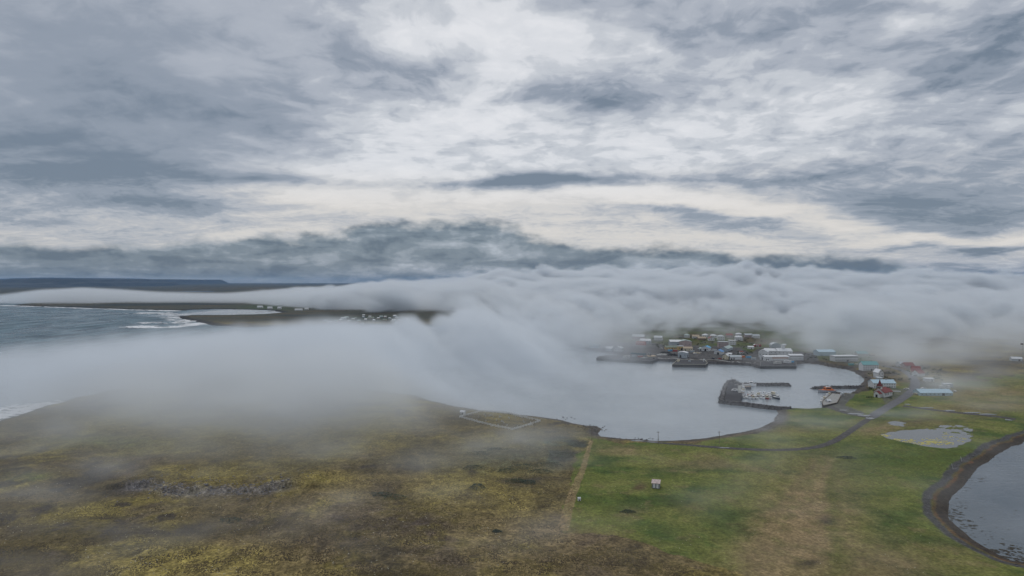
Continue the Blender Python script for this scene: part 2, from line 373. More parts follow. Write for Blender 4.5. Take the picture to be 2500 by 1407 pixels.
for (u, v, su, sv, k, c) in [(1970, 1290, 130, 130, 1.0, DRY), (2020, 1150, 70, 60, .45, DRY * .85), (1870, 1360, 80, 70, .8, DRY), (2200, 1370, 200, 60, .5, DRY * .75), (1680, 1235, 60, 20, .35, BROWN), (1570, 1190, 22, 14, .9, BROWN * .8), (1650, 1140, 60, 14, .35, DRY), (1540, 1250, 50, 16, .4, DRY),
        (1760, 1260, 60, 50, .4, DKGREEN), (2160, 1130, 130, 50, .55, DKGREEN), (2330, 1110, 90, 30, .6, DKGREEN), (1470, 1220, 60, 30, .4, DKGREEN), (1700, 1330, 90, 40, .35, DKGREEN), (2060, 1085, 80, 20, .3, DKGREEN), (2150, 1050, 60, 12, .8, DRY * .9), (2230, 1035, 120, 14, .4, DRY), (1950, 1060, 120, 22, .3, LTGREEN),
        (1520, 1100, 70, 12, .6, DRY), (2021, 1272, 20, 9, 1., PLUM * .8), (1970, 1376, 28, 10, .9, HEATH), (2160, 1283, 14, 6, .8, DKGREEN), (2450, 960, 120, 40, .4, DRY), (2350, 900, 150, 30, .5, GREEN), (2330, 930, 60, 12, .6, DKGREEN), (2240, 1028, 90, 8, .5, HEATH)]:
    wx, wy = warp(26, 18)
    fc_ = over(fc_, c, blob(u, v, su, sv, wx, wy * .5) * k * 1.3 * (.8 + .7 * n3))
for k_, (uu, vv) in enumerate([([1900, 1930, 1960, 2000, 2030], [1420, 1330, 1260, 1190, 1120]), ([2040, 2040, 2035, 2030, 2040], [1420, 1330, 1260, 1190, 1130]), ([1815, 1850, 1890, 1940, 1985], [1420, 1330, 1260, 1190, 1140])]):
    cu_ = np.interp(GV, vv[::-1], uu[::-1]); wd = 10 + (GV - 1120) * .05
    fc_ = over(fc_, (DRY * 1.1, GREEN * .8, DRY * .8)[k_], np.exp(-((GU + 14 * n2 - cu_) / wd) ** 2) * (GV > 1120) * .45)
# faint mowing and wheel marks running away from the camera
fc_ *= (1 + .05 * np.sin((GX - 150 + .25 * (GY - 300)) / 2.2) * sstep(300, 260, GY) * (GX > 60))[..., None]
col = col * (1 - field[..., None]) + fc_ * field[..., None]
verge = np.abs(GU - np.interp(GV, [1070, 1140, 1200, 1295], [1445, 1425, 1400, 1372])) < (4 + (GV - 1070) * .05 + 3 * n3)
col = over(col, DRY * 1.05, (verge & (GV > 1075) & (GV < 1296)) * .75)
# town: gravel yards, grass between, hillside
town = sstep(690, 712, GY) * (GU > 1440) * (GU < 2130) * sstep(1500, 1150, GY)
tg = over(np.zeros(col.shape, np.float32) + GREEN * .7, DKGREEN, sstep(-.1, .4, n2)); tg = over(tg, BROWN * .8, sstep(-.1, .35, n1 + .3 * n3)); tg = over(tg, GRAVEL, sstep(.15, .4, fbm2(GX / 30 + 70, GY / 30, 4)) * .7)
col = col * (1 - town[..., None]) + tg * town[..., None]
yard = polymask([(1440, 880), (1440, 850), (1500, 838), (1560, 833), (1640, 845), (1760, 846), (1810, 850), (1830, 862), (1850, 852), (1990, 864), (2010, 896), (1940, 905), (1850, 905), (1440, 890)], 4, 30)
col = over(col, GRAVEL * (1 + .35 * n3[..., None]), yard * .95)
col = over(col, GRAVEL * 1.1, polymask([(2010, 900), (2110, 905), (2180, 905), (2200, 915), (2130, 925), (2060, 918)], 6, 30) * .5)
col = over(col, GRAVEL * 1.15, polymask([(2140, 950), (2210, 950), (2230, 930), (2290, 935), (2300, 948), (2240, 955), (2215, 975), (2180, 985), (2160, 984)], 5, 20) * .6)
col = over(col, GRAVEL * 1.2, polymask([(2005, 992), (2045, 957), (2090, 963), (2060, 990), (2120, 1010), (2080, 1015)], 4, 20) * .85)
hill = sstep(1050, 1300, GY) * (GU > 1400)
hc = over(np.zeros(col.shape, np.float32) + C(.075, .072, .055), HEATH * 1.4, sstep(0, .4, fbm2(GX / 120, GY / 120, 5))); hc = over(hc, DKGREEN, sstep(.15, .5, n1) * .6)
col = col * (1 - hill[..., None]) + hc * hill[..., None]
far = sstep(1450, 1600, GY) * (GU < 1400)
fcol = over(np.zeros(col.shape, np.float32) + C(.060, .062, .045), C(.085, .07, .045), sstep(0, .4, fbm2(GX / 260, GY / 90, 5))); fcol = over(fcol, C(.03, .04, .04), sstep(.1, .5, fbm2(GX / 700 + 5, GY / 500, 4)))
fcol = over(fcol, C(.045, .075, .035), blob(650, 752, 70, 8) * .9); fcol = over(fcol, C(.04, .06, .045), blob(910, 780, 110, 8) * .8)
col = col * (1 - far[..., None]) + fcol * far[..., None]
# shores: wet weed, wrack line, stones
bay = np.minimum(dist(bay2, GX, GY, True), 400); near2 = sstep(60, 30, bay) * (GX > 120)
sdn = SD + n3 * .9
band = lambda a, b, s=1.5: sstep(a - s, a + s, sdn) * sstep(b + s, b - s, sdn)
col = over(col, C(.040, .030, .026), near2 * band(-9, 4.6, .8) * .95); col = over(col, WEED, near2 * band(4.3, 6.0, .7) * (.75 + .6 * n3)); col = over(col, C(.052, .050, .055) * (1 + .8 * np.abs(n5[..., None])), near2 * band(6.0, 9.6, .7) * .95)
sh = (1 - near2) * (GY < 1400)
col = over(col, C(.055, .048, .045) * (1 + .5 * n3[..., None]), sh * band(-8, 7) * .9); col = over(col, C(.12, .085, .055), sh * band(6, 9.5) * .45 * (GU > 1500) * (GY > 340) * (GY < 470))
beach = blob(1900, 1022, 22, 16) + blob(1860, 1046, 30, 8)
col = over(col, C(.11, .105, .10), np.clip(beach * 1.4, 0, 1) * (SD < 22) * (SD > -3))
col = over(col, C(.02, .02, .022), (GY > 1400) * sstep(28, 12, SD) * .9)
col = over(col, ROCKC * (.5 + .5 * np.clip(.8 + n5[..., None] * 1.5, .2, 1.4)), np.exp(-(dist(STEP, GX, GY) / 5.0) ** 2) * .6)
col = over(col, C(.10, .095, .075), sstep(1.0, -.5, PSD) * .8); col = over(col, C(.30, .27, .07), sstep(-.2, -.9, PSD) * sstep(.0, .3, n2 + .5 * n3 + .5 * sstep(1066, 1076, GV) - .25) * .9)
fin = 1 - .25 * field
col *= (np.clip(1 + .34 * n3 * fin + .42 * n5 * fin, .3, 1.9) * np.where(GY < 700, 1.17, 1.0))[..., None]

def mesh_obj(name, verts, faces, mat=None, parent=None, smoothed=False):
    me = bpy.data.meshes.new(name)
    me.from_pydata(verts, [], faces) if not isinstance(verts, np.ndarray) else fast_mesh(me, verts, faces)
    if mat is not None: me.materials.append(mat)
    if smoothed: me.polygons.foreach_set("use_smooth", np.ones(len(me.polygons), bool))
    me.update()
    o = bpy.data.objects.new(name, me); COL.objects.link(o)
    if parent is not None: o.parent = parent
    return o
def fast_mesh(me, verts, faces):
    faces = np.asarray(faces, np.int32); k = faces.shape[1]
    me.vertices.add(len(verts)); me.vertices.foreach_set("co", verts.astype(np.float32).ravel())
    me.loops.add(faces.size); me.loops.foreach_set("vertex_index", faces.ravel())
    me.polygons.add(len(faces)); me.polygons.foreach_set("loop_start", np.arange(0, faces.size, k, dtype=np.int32))
    me.update(calc_edges=True)
def tag(o, label=None, cat=None, group=None, kind=None):
    if label: o["label"] = label
    if cat: o["category"] = cat
    if group: o["group"] = group
    if kind: o["kind"] = kind
    return o
def material(name):
    m = bpy.data.materials.new(name); m.use_nodes = True
    S.nt = m.node_tree; S.nt.nodes.clear()
    out = S.nt.nodes.new("ShaderNodeOutputMaterial"); b = S.nt.nodes.new("ShaderNodeBsdfPrincipled")
    S.nt.links.new(b.outputs[0], out.inputs[0])
    return m, b
def objpos():
    t = S.nt.nodes.new("ShaderNodeNewGeometry"); return S(t.outputs["Position"])
def bump(b, h, strength=0.3, distance=1.0):
    n = S.nt.nodes.new("ShaderNodeBump"); n.inputs["Strength"].default_value = strength; n.inputs["Distance"].default_value = distance
    S.put(n.inputs["Height"], h); S.nt.links.new(n.outputs[0], b.inputs["Normal"])

gm, b = material("ground_cover")
at_ = S.nt.nodes.new("ShaderNodeAttribute"); at_.attribute_name = "cover"
pos = objpos()
t1 = noise(pos, 0.9, 4.0, 0.65); t2 = noise(pos, 0.22, 4.0, 0.6)
tone = 1.0 + (smooth(t1, 0.32, 0.70, 0.55, 1.45) * smooth(t2, 0.3, 0.7, 0.78, 1.22) - 1.0) * S(at_.outputs["Alpha"])
c = vmath("SCALE", S(at_.outputs["Color"])); S.put(c.s.node.inputs["Scale"], tone)
S.put(b.inputs["Base Color"], c); b.inputs["Roughness"].default_value = 0.9; b.inputs["Specular IOR Level"].default_value = 0.15
bump(b, t1 + t2 * 2.0, 0.6, 0.7)
idx = np.arange(NR * NC).reshape(NR, NC)
quads = np.stack([idx[:-1, :-1], idx[:-1, 1:], idx[1:, 1:], idx[1:, :-1]], -1).reshape(-1, 4)
ground = mesh_obj("ground", np.stack([GX, GY, GZ], -1).reshape(-1, 3), quads, gm, smoothed=True)
ca_ = ground.data.color_attributes.new("cover", "FLOAT_COLOR", "POINT")
ca_.data.foreach_set("color", np.concatenate([col, (1 - .35 * field)[..., None]], -1).astype(np.float32).ravel())
tag(ground, "brown moor, green fields and bare shores of the fjord", None, kind="structure")

# sea and standing water
wm, b = material("sea_water")
pos = objpos()
sp = S.nt.nodes.new("ShaderNodeSeparateXYZ"); S.put(sp.inputs[0], pos)
px_, py_ = S(sp.outputs[0]), S(sp.outputs[1])
open_sea = smooth(py_ - px_ * 0.5, 1050.0, 1500.0) * smooth(px_, 100.0, -300.0) * (1.0 - smooth(px_, -1120.0, -1020.0) * smooth(py_, 1780.0, 1850.0))
b.inputs["Base Color"].default_value = (*lin(70, 84, 92), 1); b.inputs["IOR"].default_value = 1.33
S.put(b.inputs["Roughness"], 0.16 + open_sea * 0.16); S.put(b.inputs["Specular IOR Level"], 0.5 - open_sea * 0.32)
rip = noise(vmath("MULTIPLY", pos, (0.10, 0.30, 1.0)), 1.0, 4.0, 0.6)
wind = smooth(noise(vmath("MULTIPLY", pos, (0.012, 0.005, 1.0)), 1.0, 4.0, 0.55), 0.38, 0.62)
rip2 = noise(vmath("MULTIPLY", pos, (0.22, 0.75, 1.0)), 1.0, 2.0, 0.5)
sw = noise(vmath("MULTIPLY", pos, (0.035, 0.010, 1.0)), 1.0, 5.0, 0.6)
S.put(b.inputs["Roughness"], 0.07 + wind * 0.16 + open_sea * 0.12)
bump(b, rip * (0.4 + wind * 0.8 + open_sea * 2.0) + rip2 * 0.16 + (sw * 14.0) * open_sea, 0.35, 1.0)
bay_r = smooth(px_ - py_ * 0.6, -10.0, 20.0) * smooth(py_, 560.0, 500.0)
S.put(b.inputs["Base Color"], mix(open_sea, mix(bay_r, mix(wind, lin(132, 141, 148), lin(152, 160, 166)), lin(88, 97, 104)), mix(smooth(sw, 0.38, 0.62), lin(34, 62, 74), lin(92, 118, 128))))  # harbour's pale base colour has the reflected brightness of fog and sky painted in
sea = mesh_obj("sea", [(-41000, -2000, 0), (41000, -2000, 0), (41000, 32000, 0), (-41000, 32000, 0)], [(0, 1, 2, 3)], wm)
tag(sea, "grey sea of the fjord and harbour", None, kind="structure")
pm, b = material("pond_water")
b.inputs["Base Color"].default_value = (.12, .125, .12, 1); b.inputs["Roughness"].default_value = 0.06; b.inputs["IOR"].default_value = 1.33
bump(b, noise(objpos(), 1.2, 3.0), 0.05, 0.5)
def flat_water(name, poly, z, grow, label):
    c = poly.mean(0); p = c + (poly - c) * grow
    o = mesh_obj(name, [(x, y, z) for x, y in p], [tuple(range(len(p)))], pm)
    return tag(o, label, None, kind="structure")
flat_water("pond", pond, ZL - 0.035, 1.12, "shallow grey pond with yellow algae in the green field")
flat_water("pond", pond2, ZL - 0.035, 1.5, "small ragged pool beside the larger pond")
flat_water("lake", lake, 17.0, 1.0, "thin far lake beyond the fog tongue")

# ------------------------------------------------------------------ builders for the things
_mats = {}
def paint(name, rgb, rough=0.6, spec=0.3, vary=0.12, scale=0.8, streak=False, metal=0.0):
    """a weathered paint, stone or sheet-metal finish"""
    if name in _mats: return _mats[name]
    m, b = material(name)
    p = objpos()
    t = noise(vmath("MULTIPLY", p, (1.0, 1.0, 0.25) if streak else (1.0, 1.0, 1.0)), scale, 4.0, 0.6)
    k = smooth(t, 0.3, 0.7, 1.0 - vary, 1.0 + vary)
    c = vmath("SCALE", rgb); S.put(c.s.node.inputs["Scale"], k); S.put(b.inputs["Base Color"], c)
    b.inputs["Roughness"].default_value = rough; b.inputs["Specular IOR Level"].default_value = spec; b.inputs["Metallic"].default_value = metal
    _mats[name] = m
    return m
def L8(r, g, b): return lin(r, g, b)
WHITEP = paint("white_paint", (.62, .63, .63), vary=.09); CREAM = paint("cream_paint", (.62, .56, .42), vary=.08); GREYW = paint("grey_cladding", (.36, .40, .43), vary=.1); YELLOW = paint("ochre_paint", (.55, .38, .14)); CONC = paint("concrete", (.30, .30, .29), .85, .2, .2)
PALEB = paint("pale_blue_cladding", (.38, .48, .53)); TAN = paint("tan_wall", (.42, .36, .26)); REDW = paint("red_wall", (.34, .05, .04)); BROWNW = paint("brown_wall", (.20, .13, .10)); PINK = paint("rose_grey_wall", (.42, .34, .33))
RWHITE = paint("white_sheet_roof", (.60, .62, .64), .5, .4, .12, streak=True); RGREY = paint("grey_sheet_roof", (.42, .46, .48), .5, .4, .12, streak=True); RRED = paint("red_sheet_roof", (.22, .048, .044), .55, .3, .2, streak=True); RBLUE = paint("blue_sheet_roof", (.10, .36, .60), .5, .3, .1, streak=True)
RTEAL = paint("teal_sheet_roof", (.17, .38, .38), .5, .3, .1, streak=True); RMOSS = paint("green_grey_roof", (.20, .24, .19), .7, .2, .2); RTAN = paint("tan_sheet_roof", (.42, .34, .24), .6, .2, .15); RLBLUE = paint("light_blue_sheet_roof", (.44, .58, .66), .5, .3, .08, streak=True); RRUST = paint("rusty_roof", (.46, .38, .36), .8, .2, .42, 1.8); RPALE = paint("pale_green_grey_roof", (.36, .44, .43), .6, .2, .12)
GLASS = paint("dark_window_glass", (.015, .02, .025), .3, .5, .05); DARK = paint("dark_opening", (.025, .024, .024), .9, .1); BLACK = paint("black_netting", (.02, .02, .022), .95, .1, .4, 1.5); WOOD = paint("weathered_wood", (.17, .14, .11), .85, .2, .25, 2.0); STEEL = paint("galvanised_steel", (.28, .29, .30), .5, .4); ORANGE = paint("orange_paint", (.66, .17, .04), .45, .4, .08); NAVY = paint("dark_hull_paint", (.035, .045, .07), .4, .4)
ASPH = paint("road_surface", (.13, .13, .14), .9, .15, .2, .5); TRACK = paint("gravel_track", (.085, .080, .080), .95, .1, .3, .5); STONE = paint("boulder_stone", (.105, .10, .10), .9, .15, .45, .6); STONE2 = paint("outcrop_stone", (.17, .165, .17), .9, .15, .4, .6); GRAVE = paint("pale_gravestone", (.5, .5, .48)); TYRE = paint("rubber", (.02, .02, .02), .9); TEALW = paint("blue_green_wall", (.05, .13, .17)); WINDOWFRAME = WHITEP
random.seed(11)
class Geo:
    def __init__(self): self.v, self.f, self.m = [], [], []
    def poly(self, pts, mi=0):
        k = len(self.v); self.v += [tuple(p) for p in pts]; self.f.append(tuple(range(k, k + len(pts)))); self.m.append(mi)
    def box(self, x0, x1, y0, y1, z0, z1, mi=0):
        k = len(self.v)
        self.v += [(x0, y0, z0), (x1, y0, z0), (x1, y1, z0), (x0, y1, z0), (x0, y0, z1), (x1, y0, z1), (x1, y1, z1), (x0, y1, z1)]
        for q in ((0, 3, 2, 1), (4, 5, 6, 7), (0, 1, 5, 4), (1, 2, 6, 5), (2, 3, 7, 6), (3, 0, 4, 7)):
            self.f.append(tuple(k + i for i in q)); self.m.append(mi)
        return self
    def extrude(self, prof, axis, a, b, mi=0):
        """closed profile of (s, z) pushed along x or y from a to b"""
        k = len(self.v); n = len(prof)
        P3 = (lambda s, t, z: (t, s, z)) if axis == "x" else (lambda s, t, z: (s, t, z))
        self.v += [P3(s, a, z) for s, z in prof] + [P3(s, b, z) for s, z in prof]
        self.f.append(tuple(k + i for i in range(n))); self.f.append(tuple(k + n + i for i in reversed(range(n)))); self.m += [mi, mi]
        for i in range(n):
            j = (i + 1) % n; self.f.append((k + i, k + j, k + n + j, k + n + i)); self.m.append(mi)
        return self
    def loft(self, rings, mi=0, caps=True):
        k = len(self.v); n = len(rings[0])
        for r in rings: self.v += [tuple(p) for p in r]
        for a in range(len(rings) - 1):
            for i in range(n):
                j = (i + 1) % n; self.f.append((k + a * n + i, k + a * n + j, k + (a + 1) * n + j, k + (a + 1) * n + i)); self.m.append(mi)
        if caps:
            self.f.append(tuple(k + i for i in reversed(range(n)))); self.f.append(tuple(k + (len(rings) - 1) * n + i for i in range(n))); self.m += [mi, mi]
        return self
    def cyl(self, x, y, z0, z1, r0, r1=None, n=8, mi=0):
        r1 = r0 if r1 is None else r1
        ring = lambda z, r: [(x + r * math.cos(2 * math.pi * i / n), y + r * math.sin(2 * math.pi * i / n), z) for i in range(n)]
        return self.loft([ring(z0, r0), ring(z1, r1)], mi)
    def mesh(self, name, mats):
        me = bpy.data.meshes.new(name); me.from_pydata(self.v, [], self.f)
        for m in (mats if isinstance(mats, (list, tuple)) else [mats]): me.materials.append(m)
        if len(me.materials) > 1: me.polygons.foreach_set("material_index", self.m)
        me.update(); return me
    def build(self, name, mats, parent=None):
        return link(name, self.mesh(name, mats), parent)
def link(name, me, parent=None, loc=None, rz=None):
    o = bpy.data.objects.new(name, me); COL.objects.link(o)
    if parent is not None: o.parent = parent
    if loc is not None: o.location = loc
    if rz is not None: o.rotation_euler = (0, 0, rz)
    return o
def empty(name, loc, rz=0.0):
    o = bpy.data.objects.new(name, None); COL.objects.link(o); o.location = loc; o.rotation_euler = (0, 0, rz); return o
_win = {}
def window_mesh(w, h):
    k = (round(w, 1), round(h, 1))
    if k not in _win:
        g = Geo(); t = .07
        g.box(-w / 2, w / 2, -.05, .06, -h / 2, -h / 2 + t).box(-w / 2, w / 2, -.05, .06, h / 2 - t, h / 2)
        g.box(-w / 2, -w / 2 + t, -.05, .06, -h / 2 + t, h / 2 - t).box(w / 2 - t, w / 2, -.05, .06, -h / 2 + t, h / 2 - t)
        fr = g.mesh("window", WINDOWFRAME)
        _win[k] = (fr, Geo().box(-w / 2 + t, w / 2 - t, -.02, .03, -h / 2 + t, h / 2 - t).mesh("pane", GLASS))
    return _win[k]
def add_window(parent, x, y, z, ang, w, h, fine=True):
    fr, pn = window_mesh(w, h)
    o = link("window", fr, parent, (x, y, z), ang)
    link("pane", pn, o)
    return o
def building(name, label, cat, u, v, w, dp, h, yaw=0.0, roof="gable", rise=None, along="x", wall=None, top=None, wins=(), doors=(), chimney=False, group=None, over=0.35, extra=None):
    """u, v: pixel of the foot of its front wall; front faces -y turned by yaw; wins: (face, rows, columns, width, height)"""
    wall = wall or WHITEP; top = top or RWHITE
    p = at(u, v); r = math.radians(yaw)
    c = Vector((p.x - math.sin(r) * dp / 2, p.y + math.cos(r) * dp / 2, 0))
    zz = ground_z([c.x + a * w / 2 * math.cos(r) - b * dp / 2 * math.sin(r) for a in (-1, 1) for b in (-1, 1)], [c.y + a * w / 2 * math.sin(r) + b * dp / 2 * math.cos(r) for a in (-1, 1) for b in (-1, 1)])
    c.z = max(0.5, float(zz.mean())); sink = c.z - float(zz.min()) + .4
    root = empty(name, c, r)
    tag(root, label, cat, group)
    rise = (min(w, dp) * .28 if rise is None else rise)
    X, Y = w / 2, dp / 2
    g = Geo()
    if roof == "flat":
        g.box(-X, X, -Y, Y, -sink, h); g.build("wall", wall, root)
        Geo().box(-X - over, X + over, -Y - over, Y + over, h, h + .45).build("roof", top, root)
    elif roof == "shed":
        g.extrude([(-Y, -sink), (Y, -sink), (Y, h + rise), (-Y, h)], "x", -X, X); g.build("wall", wall, root)
        s = rise / dp; t = .22
        Geo().extrude([(-Y - over, h - over * s + .03), (Y + over, h + rise + over * s + .03), (Y + over, h + rise + over * s + t), (-Y - over, h - over * s + t)], "x", -X - over, X + over).build("roof", top, root)
    elif roof == "arch":
        pr = [(-Y, -sink), (Y, -sink)] + [(Y * math.cos(a), h + rise * math.sin(a)) for a in np.linspace(0, math.pi, 9)]
        g.extrude(pr, "x", -X, X); g.build("wall", wall, root)
        arc = lambda k, z: [((Y + k) * math.cos(a), h + z + (rise + k) * math.sin(a)) for a in np.linspace(0.02, math.pi - .02, 11)]
        Geo().extrude(arc(.2, .03) + arc(.03, .02)[::-1], "x", -X - .2, X + .2).build("roof", top, root)
    elif roof == "hip":
        g.box(-X, X, -Y, Y, -sink, h); g.build("wall", wall, root)
        gg = Geo(); a, b = X + over, Y + over; q = min(a, b) * .95
        rx, ry = (a - q, 0.0) if along == "x" else (0.0, b - q)
        gg.loft([[(-a, -b, h), (a, -b, h), (a, b, h), (-a, b, h)], [(-a, -b, h + .2), (a, -b, h + .2), (a, b, h + .2), (-a, b, h + .2)], [(-rx - .01, -ry - .01, h + rise), (rx + .01, -ry - .01, h + rise), (rx + .01, ry + .01, h + rise), (-rx - .01, ry + .01, h + rise)]])
        gg.build("roof", top, root)
    else:
        A, B = (Y, X) if along == "x" else (X, Y)       # half span, half length
        g.extrude([(-A, -sink), (A, -sink), (A, h), (0, h + rise), (-A, h)], along, -B, B); g.build("wall", wall, root)
        s = rise / A; t = .22
        gg = Geo()
        for sg in (-1, 1):
            gg.extrude([(sg * (A + over), h - over * s + .03), (0, h + rise + .03), (0, h + rise + t + .1), (sg * (A + over), h - over * s + t)], along, -B - over, B + over)
        gg.build("roof", top, root)
    for (face, rows, cols, ww, hh) in wins:
        L = w if face in "fb" else dp
        for i in range(rows):
            for j in range(cols):
                s = -L / 2 + L * (j + .5) / cols; z = h * (i + .55) / rows
                if face == "f": add_window(root, s, -Y, z, 0, ww, hh)
                if face == "l": add_window(root, -X, -s, z, -math.pi / 2, ww, hh)
                if face == "r": add_window(root, X, s, z, math.pi / 2, ww, hh)
                if face == "g":                          # gable window
                    add_window(root, 0, -Y, h + rise * .35, 0, ww, hh); break
    for (face, s, ww, hh) in doors:
        if face == "f": Geo().box(s - ww / 2, s + ww / 2, -Y - .06, -Y + .05, 0, hh).build("door", DARK, root)
        if face == "l": Geo().box(-X - .06, -X + .05, s - ww / 2, s + ww / 2, 0, hh).build("door", DARK, root)
        if face == "r": Geo().box(X - .05, X + .06, s - ww / 2, s + ww / 2, 0, hh).build("door", DARK, root)
    if chimney: Geo().box(w * .18 - .4, w * .18 + .4, -.4, .4, h + rise * .3, h + rise + 1.1).build("chimney", CONC, root)
    if extra: extra(root, w, dp, h, rise)
    return root
def mpp(v): return HC / (v - VH)

# ---- harbour side of the town
B_ = building
B_("warehouse", "square grey-blue two-storey warehouse with white roof on the quay", "warehouse", 1666, 874, 11.5, 10, 6.4, -28, "gable", 1.0, "y", GREYW, RWHITE, [("f", 1, 2, 1.2, 1.0)], [("f", -2.5, 2.2, 3), ("r", 0, 3, 3.6)])
B_("processing_hall", "long low ochre hall with mossy grey-green roof in the harbour yard", "hall", 1641, 853.5, 19, 9, 3.0, -4, "gable", 2.0, "x", YELLOW, RMOSS, [("f", 1, 5, 1.3, 1.2)], [("f", 0, 1.4, 2.3)])
B_("workshop", "two-storey ochre workshop with dark openings between ochre hall and cream house", "workshop", 1662.5, 855, 8, 8, 5.2, -4, "flat", wall=YELLOW, top=RGREY, wins=[("f", 1, 2, 1.5, 1.5)], doors=[("f", 1, 2.6, 3)])
B_("house", "cream house with tan sheet roof beside the ochre workshop", "house", 1680, 856.5, 12.5, 8, 3.2, -6, "gable", 1.8, "x", CREAM, RTAN, [("f", 1, 4, 1.1, 1.1)], [("f", -3.8, 1, 2)])
B_("factory_hall", "tall grey hall with white roof behind the long ochre hall", "hall", 1650, 848, 17, 15, 8.0, -6, "gable", 2.2, "x", GREYW, RWHITE, [], [("f", 3, 3, 4)])
B_("factory_hall", "tall brown-grey hall with pale blue-grey roof behind the ochre workshop", "hall", 1674, 848.5, 18, 15, 8.5, -6, "gable", 2.0, "y", PINK, RPALE, [("f", 1, 3, 1.2, 1.2)], [])
B_("boathouse", "white boathouse with bright blue roof in the middle of the yard", "building", 1722, 857.5, 11, 12, 4.6, -30, "gable", 2.2, "y", WHITEP, RBLUE, [("f", 1, 2, 1.2, 1.2), ("r", 1, 2, 1.2, 1.2)], [("f", 0, 2.6, 3.2)])
B_("shed", "low pale lean-to in front of the bright blue-roofed boathouse", "shed", 1711, 856.5, 5.5, 7, 3.0, -30, "shed", .9, "x", GREYW, RPALE, [], [("f", 0, 1.2, 2)])
B_("workshop", "white workshop with deep blue gable roof nearer the quay", "workshop", 1753, 865.5, 10.5, 12, 3.6, -33, "gable", 2.4, "y", WHITEP, paint("deep_blue_sheet_roof", (.10, .26, .52), .5, .3, .1), [("f", 1, 2, 1.1, 1.1)], [("f", 0, 2.4, 2.8)])
B_("storehouse", "long storehouse with pale green-grey roof behind the deep blue-roofed workshop", "building", 1767, 858.5, 10.5, 30, 3.6, -33, "gable", 2.4, "y", GREYW, RPALE, [("r", 1, 5, 1.0, .9)], [])
B_("house", "cream gabled house with white striped roof at the quay edge", "house", 1771, 878, 7, 8, 4.2, -32, "gable", 2.6, "y", CREAM, RWHITE, [("f", 2, 2, .9, .9), ("r", 1, 2, .9, .9)], [("f", -2, 1, 2)])
B_("shed", "small white shed behind the cream gabled quay house", "shed", 1781, 869, 5, 4.5, 2.4, -30, "gable", 1.2, "x", WHITEP, RWHITE, [], [("f", 0, 1, 2)])
B_("net_store", "long low white store with pale roof along the quay", "building", 1797, 878.5, 14.5, 7, 3.6, 1, "gable", 1.5, "x", WHITEP, RGREY, [], [("f", -5.5, 1.6, 1.8), ("f", -2.6, 1.4, 2.2)])
# ---- the white fish factory
B_("factory", "white two-storey gabled end house of the fish factory", "factory", 1863, 873, 11, 13, 7.2, -30, "gable", 3.0, "y", WHITEP, RWHITE, [("f", 1, 3, 1.4, 1.0)], [("f", 1, 3, 1.6)])
B_("factory", "broad white back hall of the fish factory with low roof", "factory", 1893, 866, 26, 18, 4.6, -18, "gable", 2.4, "x", WHITEP, RWHITE, [("f", 1, 5, 1.2, .9)], [])
B_("factory", "white fish factory hall with short square tower on its roof", "factory", 1917, 867, 19, 16, 5.0, -6, "gable", 3.0, "x", WHITEP, RWHITE, [("f", 1, 4, 1.2, .9)], [], extra=lambda r, w, d_, h, q: (Geo().box(-2.2, 1.6, -1.6, 2.2, h + .5, h + q + 4.6).build("tower", WHITEP, r), Geo().box(-2.5, 1.9, -1.9, 2.5, h + q + 4.6, h + q + 5.0).build("tower_roof", RWHITE, r)))
B_("factory", "low white front block of the fish factory facing the quay", "factory", 1897, 881, 31, 14, 4.8, 3, "gable", 1.0, "x", WHITEP, RWHITE, [], [("f", -13, 1.2, 2.2), ("f", -11, 1.2, 2.2), ("l", 0, 3, 3.4)], extra=lambda r, w, d_, h, q: Geo().box(-6, 14.5, -d_ / 2 - .09, -d_ / 2 + .02, 2.6, 4.3).build("painted_band", paint("salmon_band", (.52, .36, .30)), r))
B_("factory_office", "white two-storey office wing with rows of windows beside fish factory", "building", 1945.5, 880, 17.5, 12, 6.0, 3, "gable", 1.0, "x", WHITEP, RWHITE, [("f", 2, 12, .9, 1.1)], [])
B_("hut", "white hut with flat roof below the three red sheds", "hut", 1834.5, 852.5, 8, 6, 2.8, -5, "shed", .8, "x", WHITEP, RWHITE, [], [("f", 0, 1, 2)])
for i, (u, lab) in enumerate([(1844, "leftmost of three small red sheds behind white hut"), (1850, "middle one of three small red sheds behind white hut"), (1856, "rightmost of three small red sheds behind white hut")]):
    B_("shed", lab, "shed", u, 847, 3.2, 4, 2.6, -5, "gable", 1.1, "y", REDW if i != 1 else PINK, RRED if i != 0 else RWHITE, [], [("f", 0, .9, 1.9)], group="small red sheds above the harbour")
B_("hangar", "grey round-roofed hangar standing in mist behind fish factory", "hangar", 1903, 849, 11, 13, 3.0, 90 - 6, "arch", 4.0, "x", GREYW, RGREY, [], [])
B_("hut", "tiny pink hut beside the round-roofed hangar", "hut", 1916, 846, 4.5, 4, 2.4, 0, "gable", .9, "x", PINK, RWHITE, [], [])
B_("kiosk", "small white and red kiosk on the grass above the long low store", "kiosk", 1810.5, 863.5, 4.5, 3.5, 2.4, 0, "gable", .8, "x", WHITEP, RRED, [("f", 1, 2, .9, .9)], [])
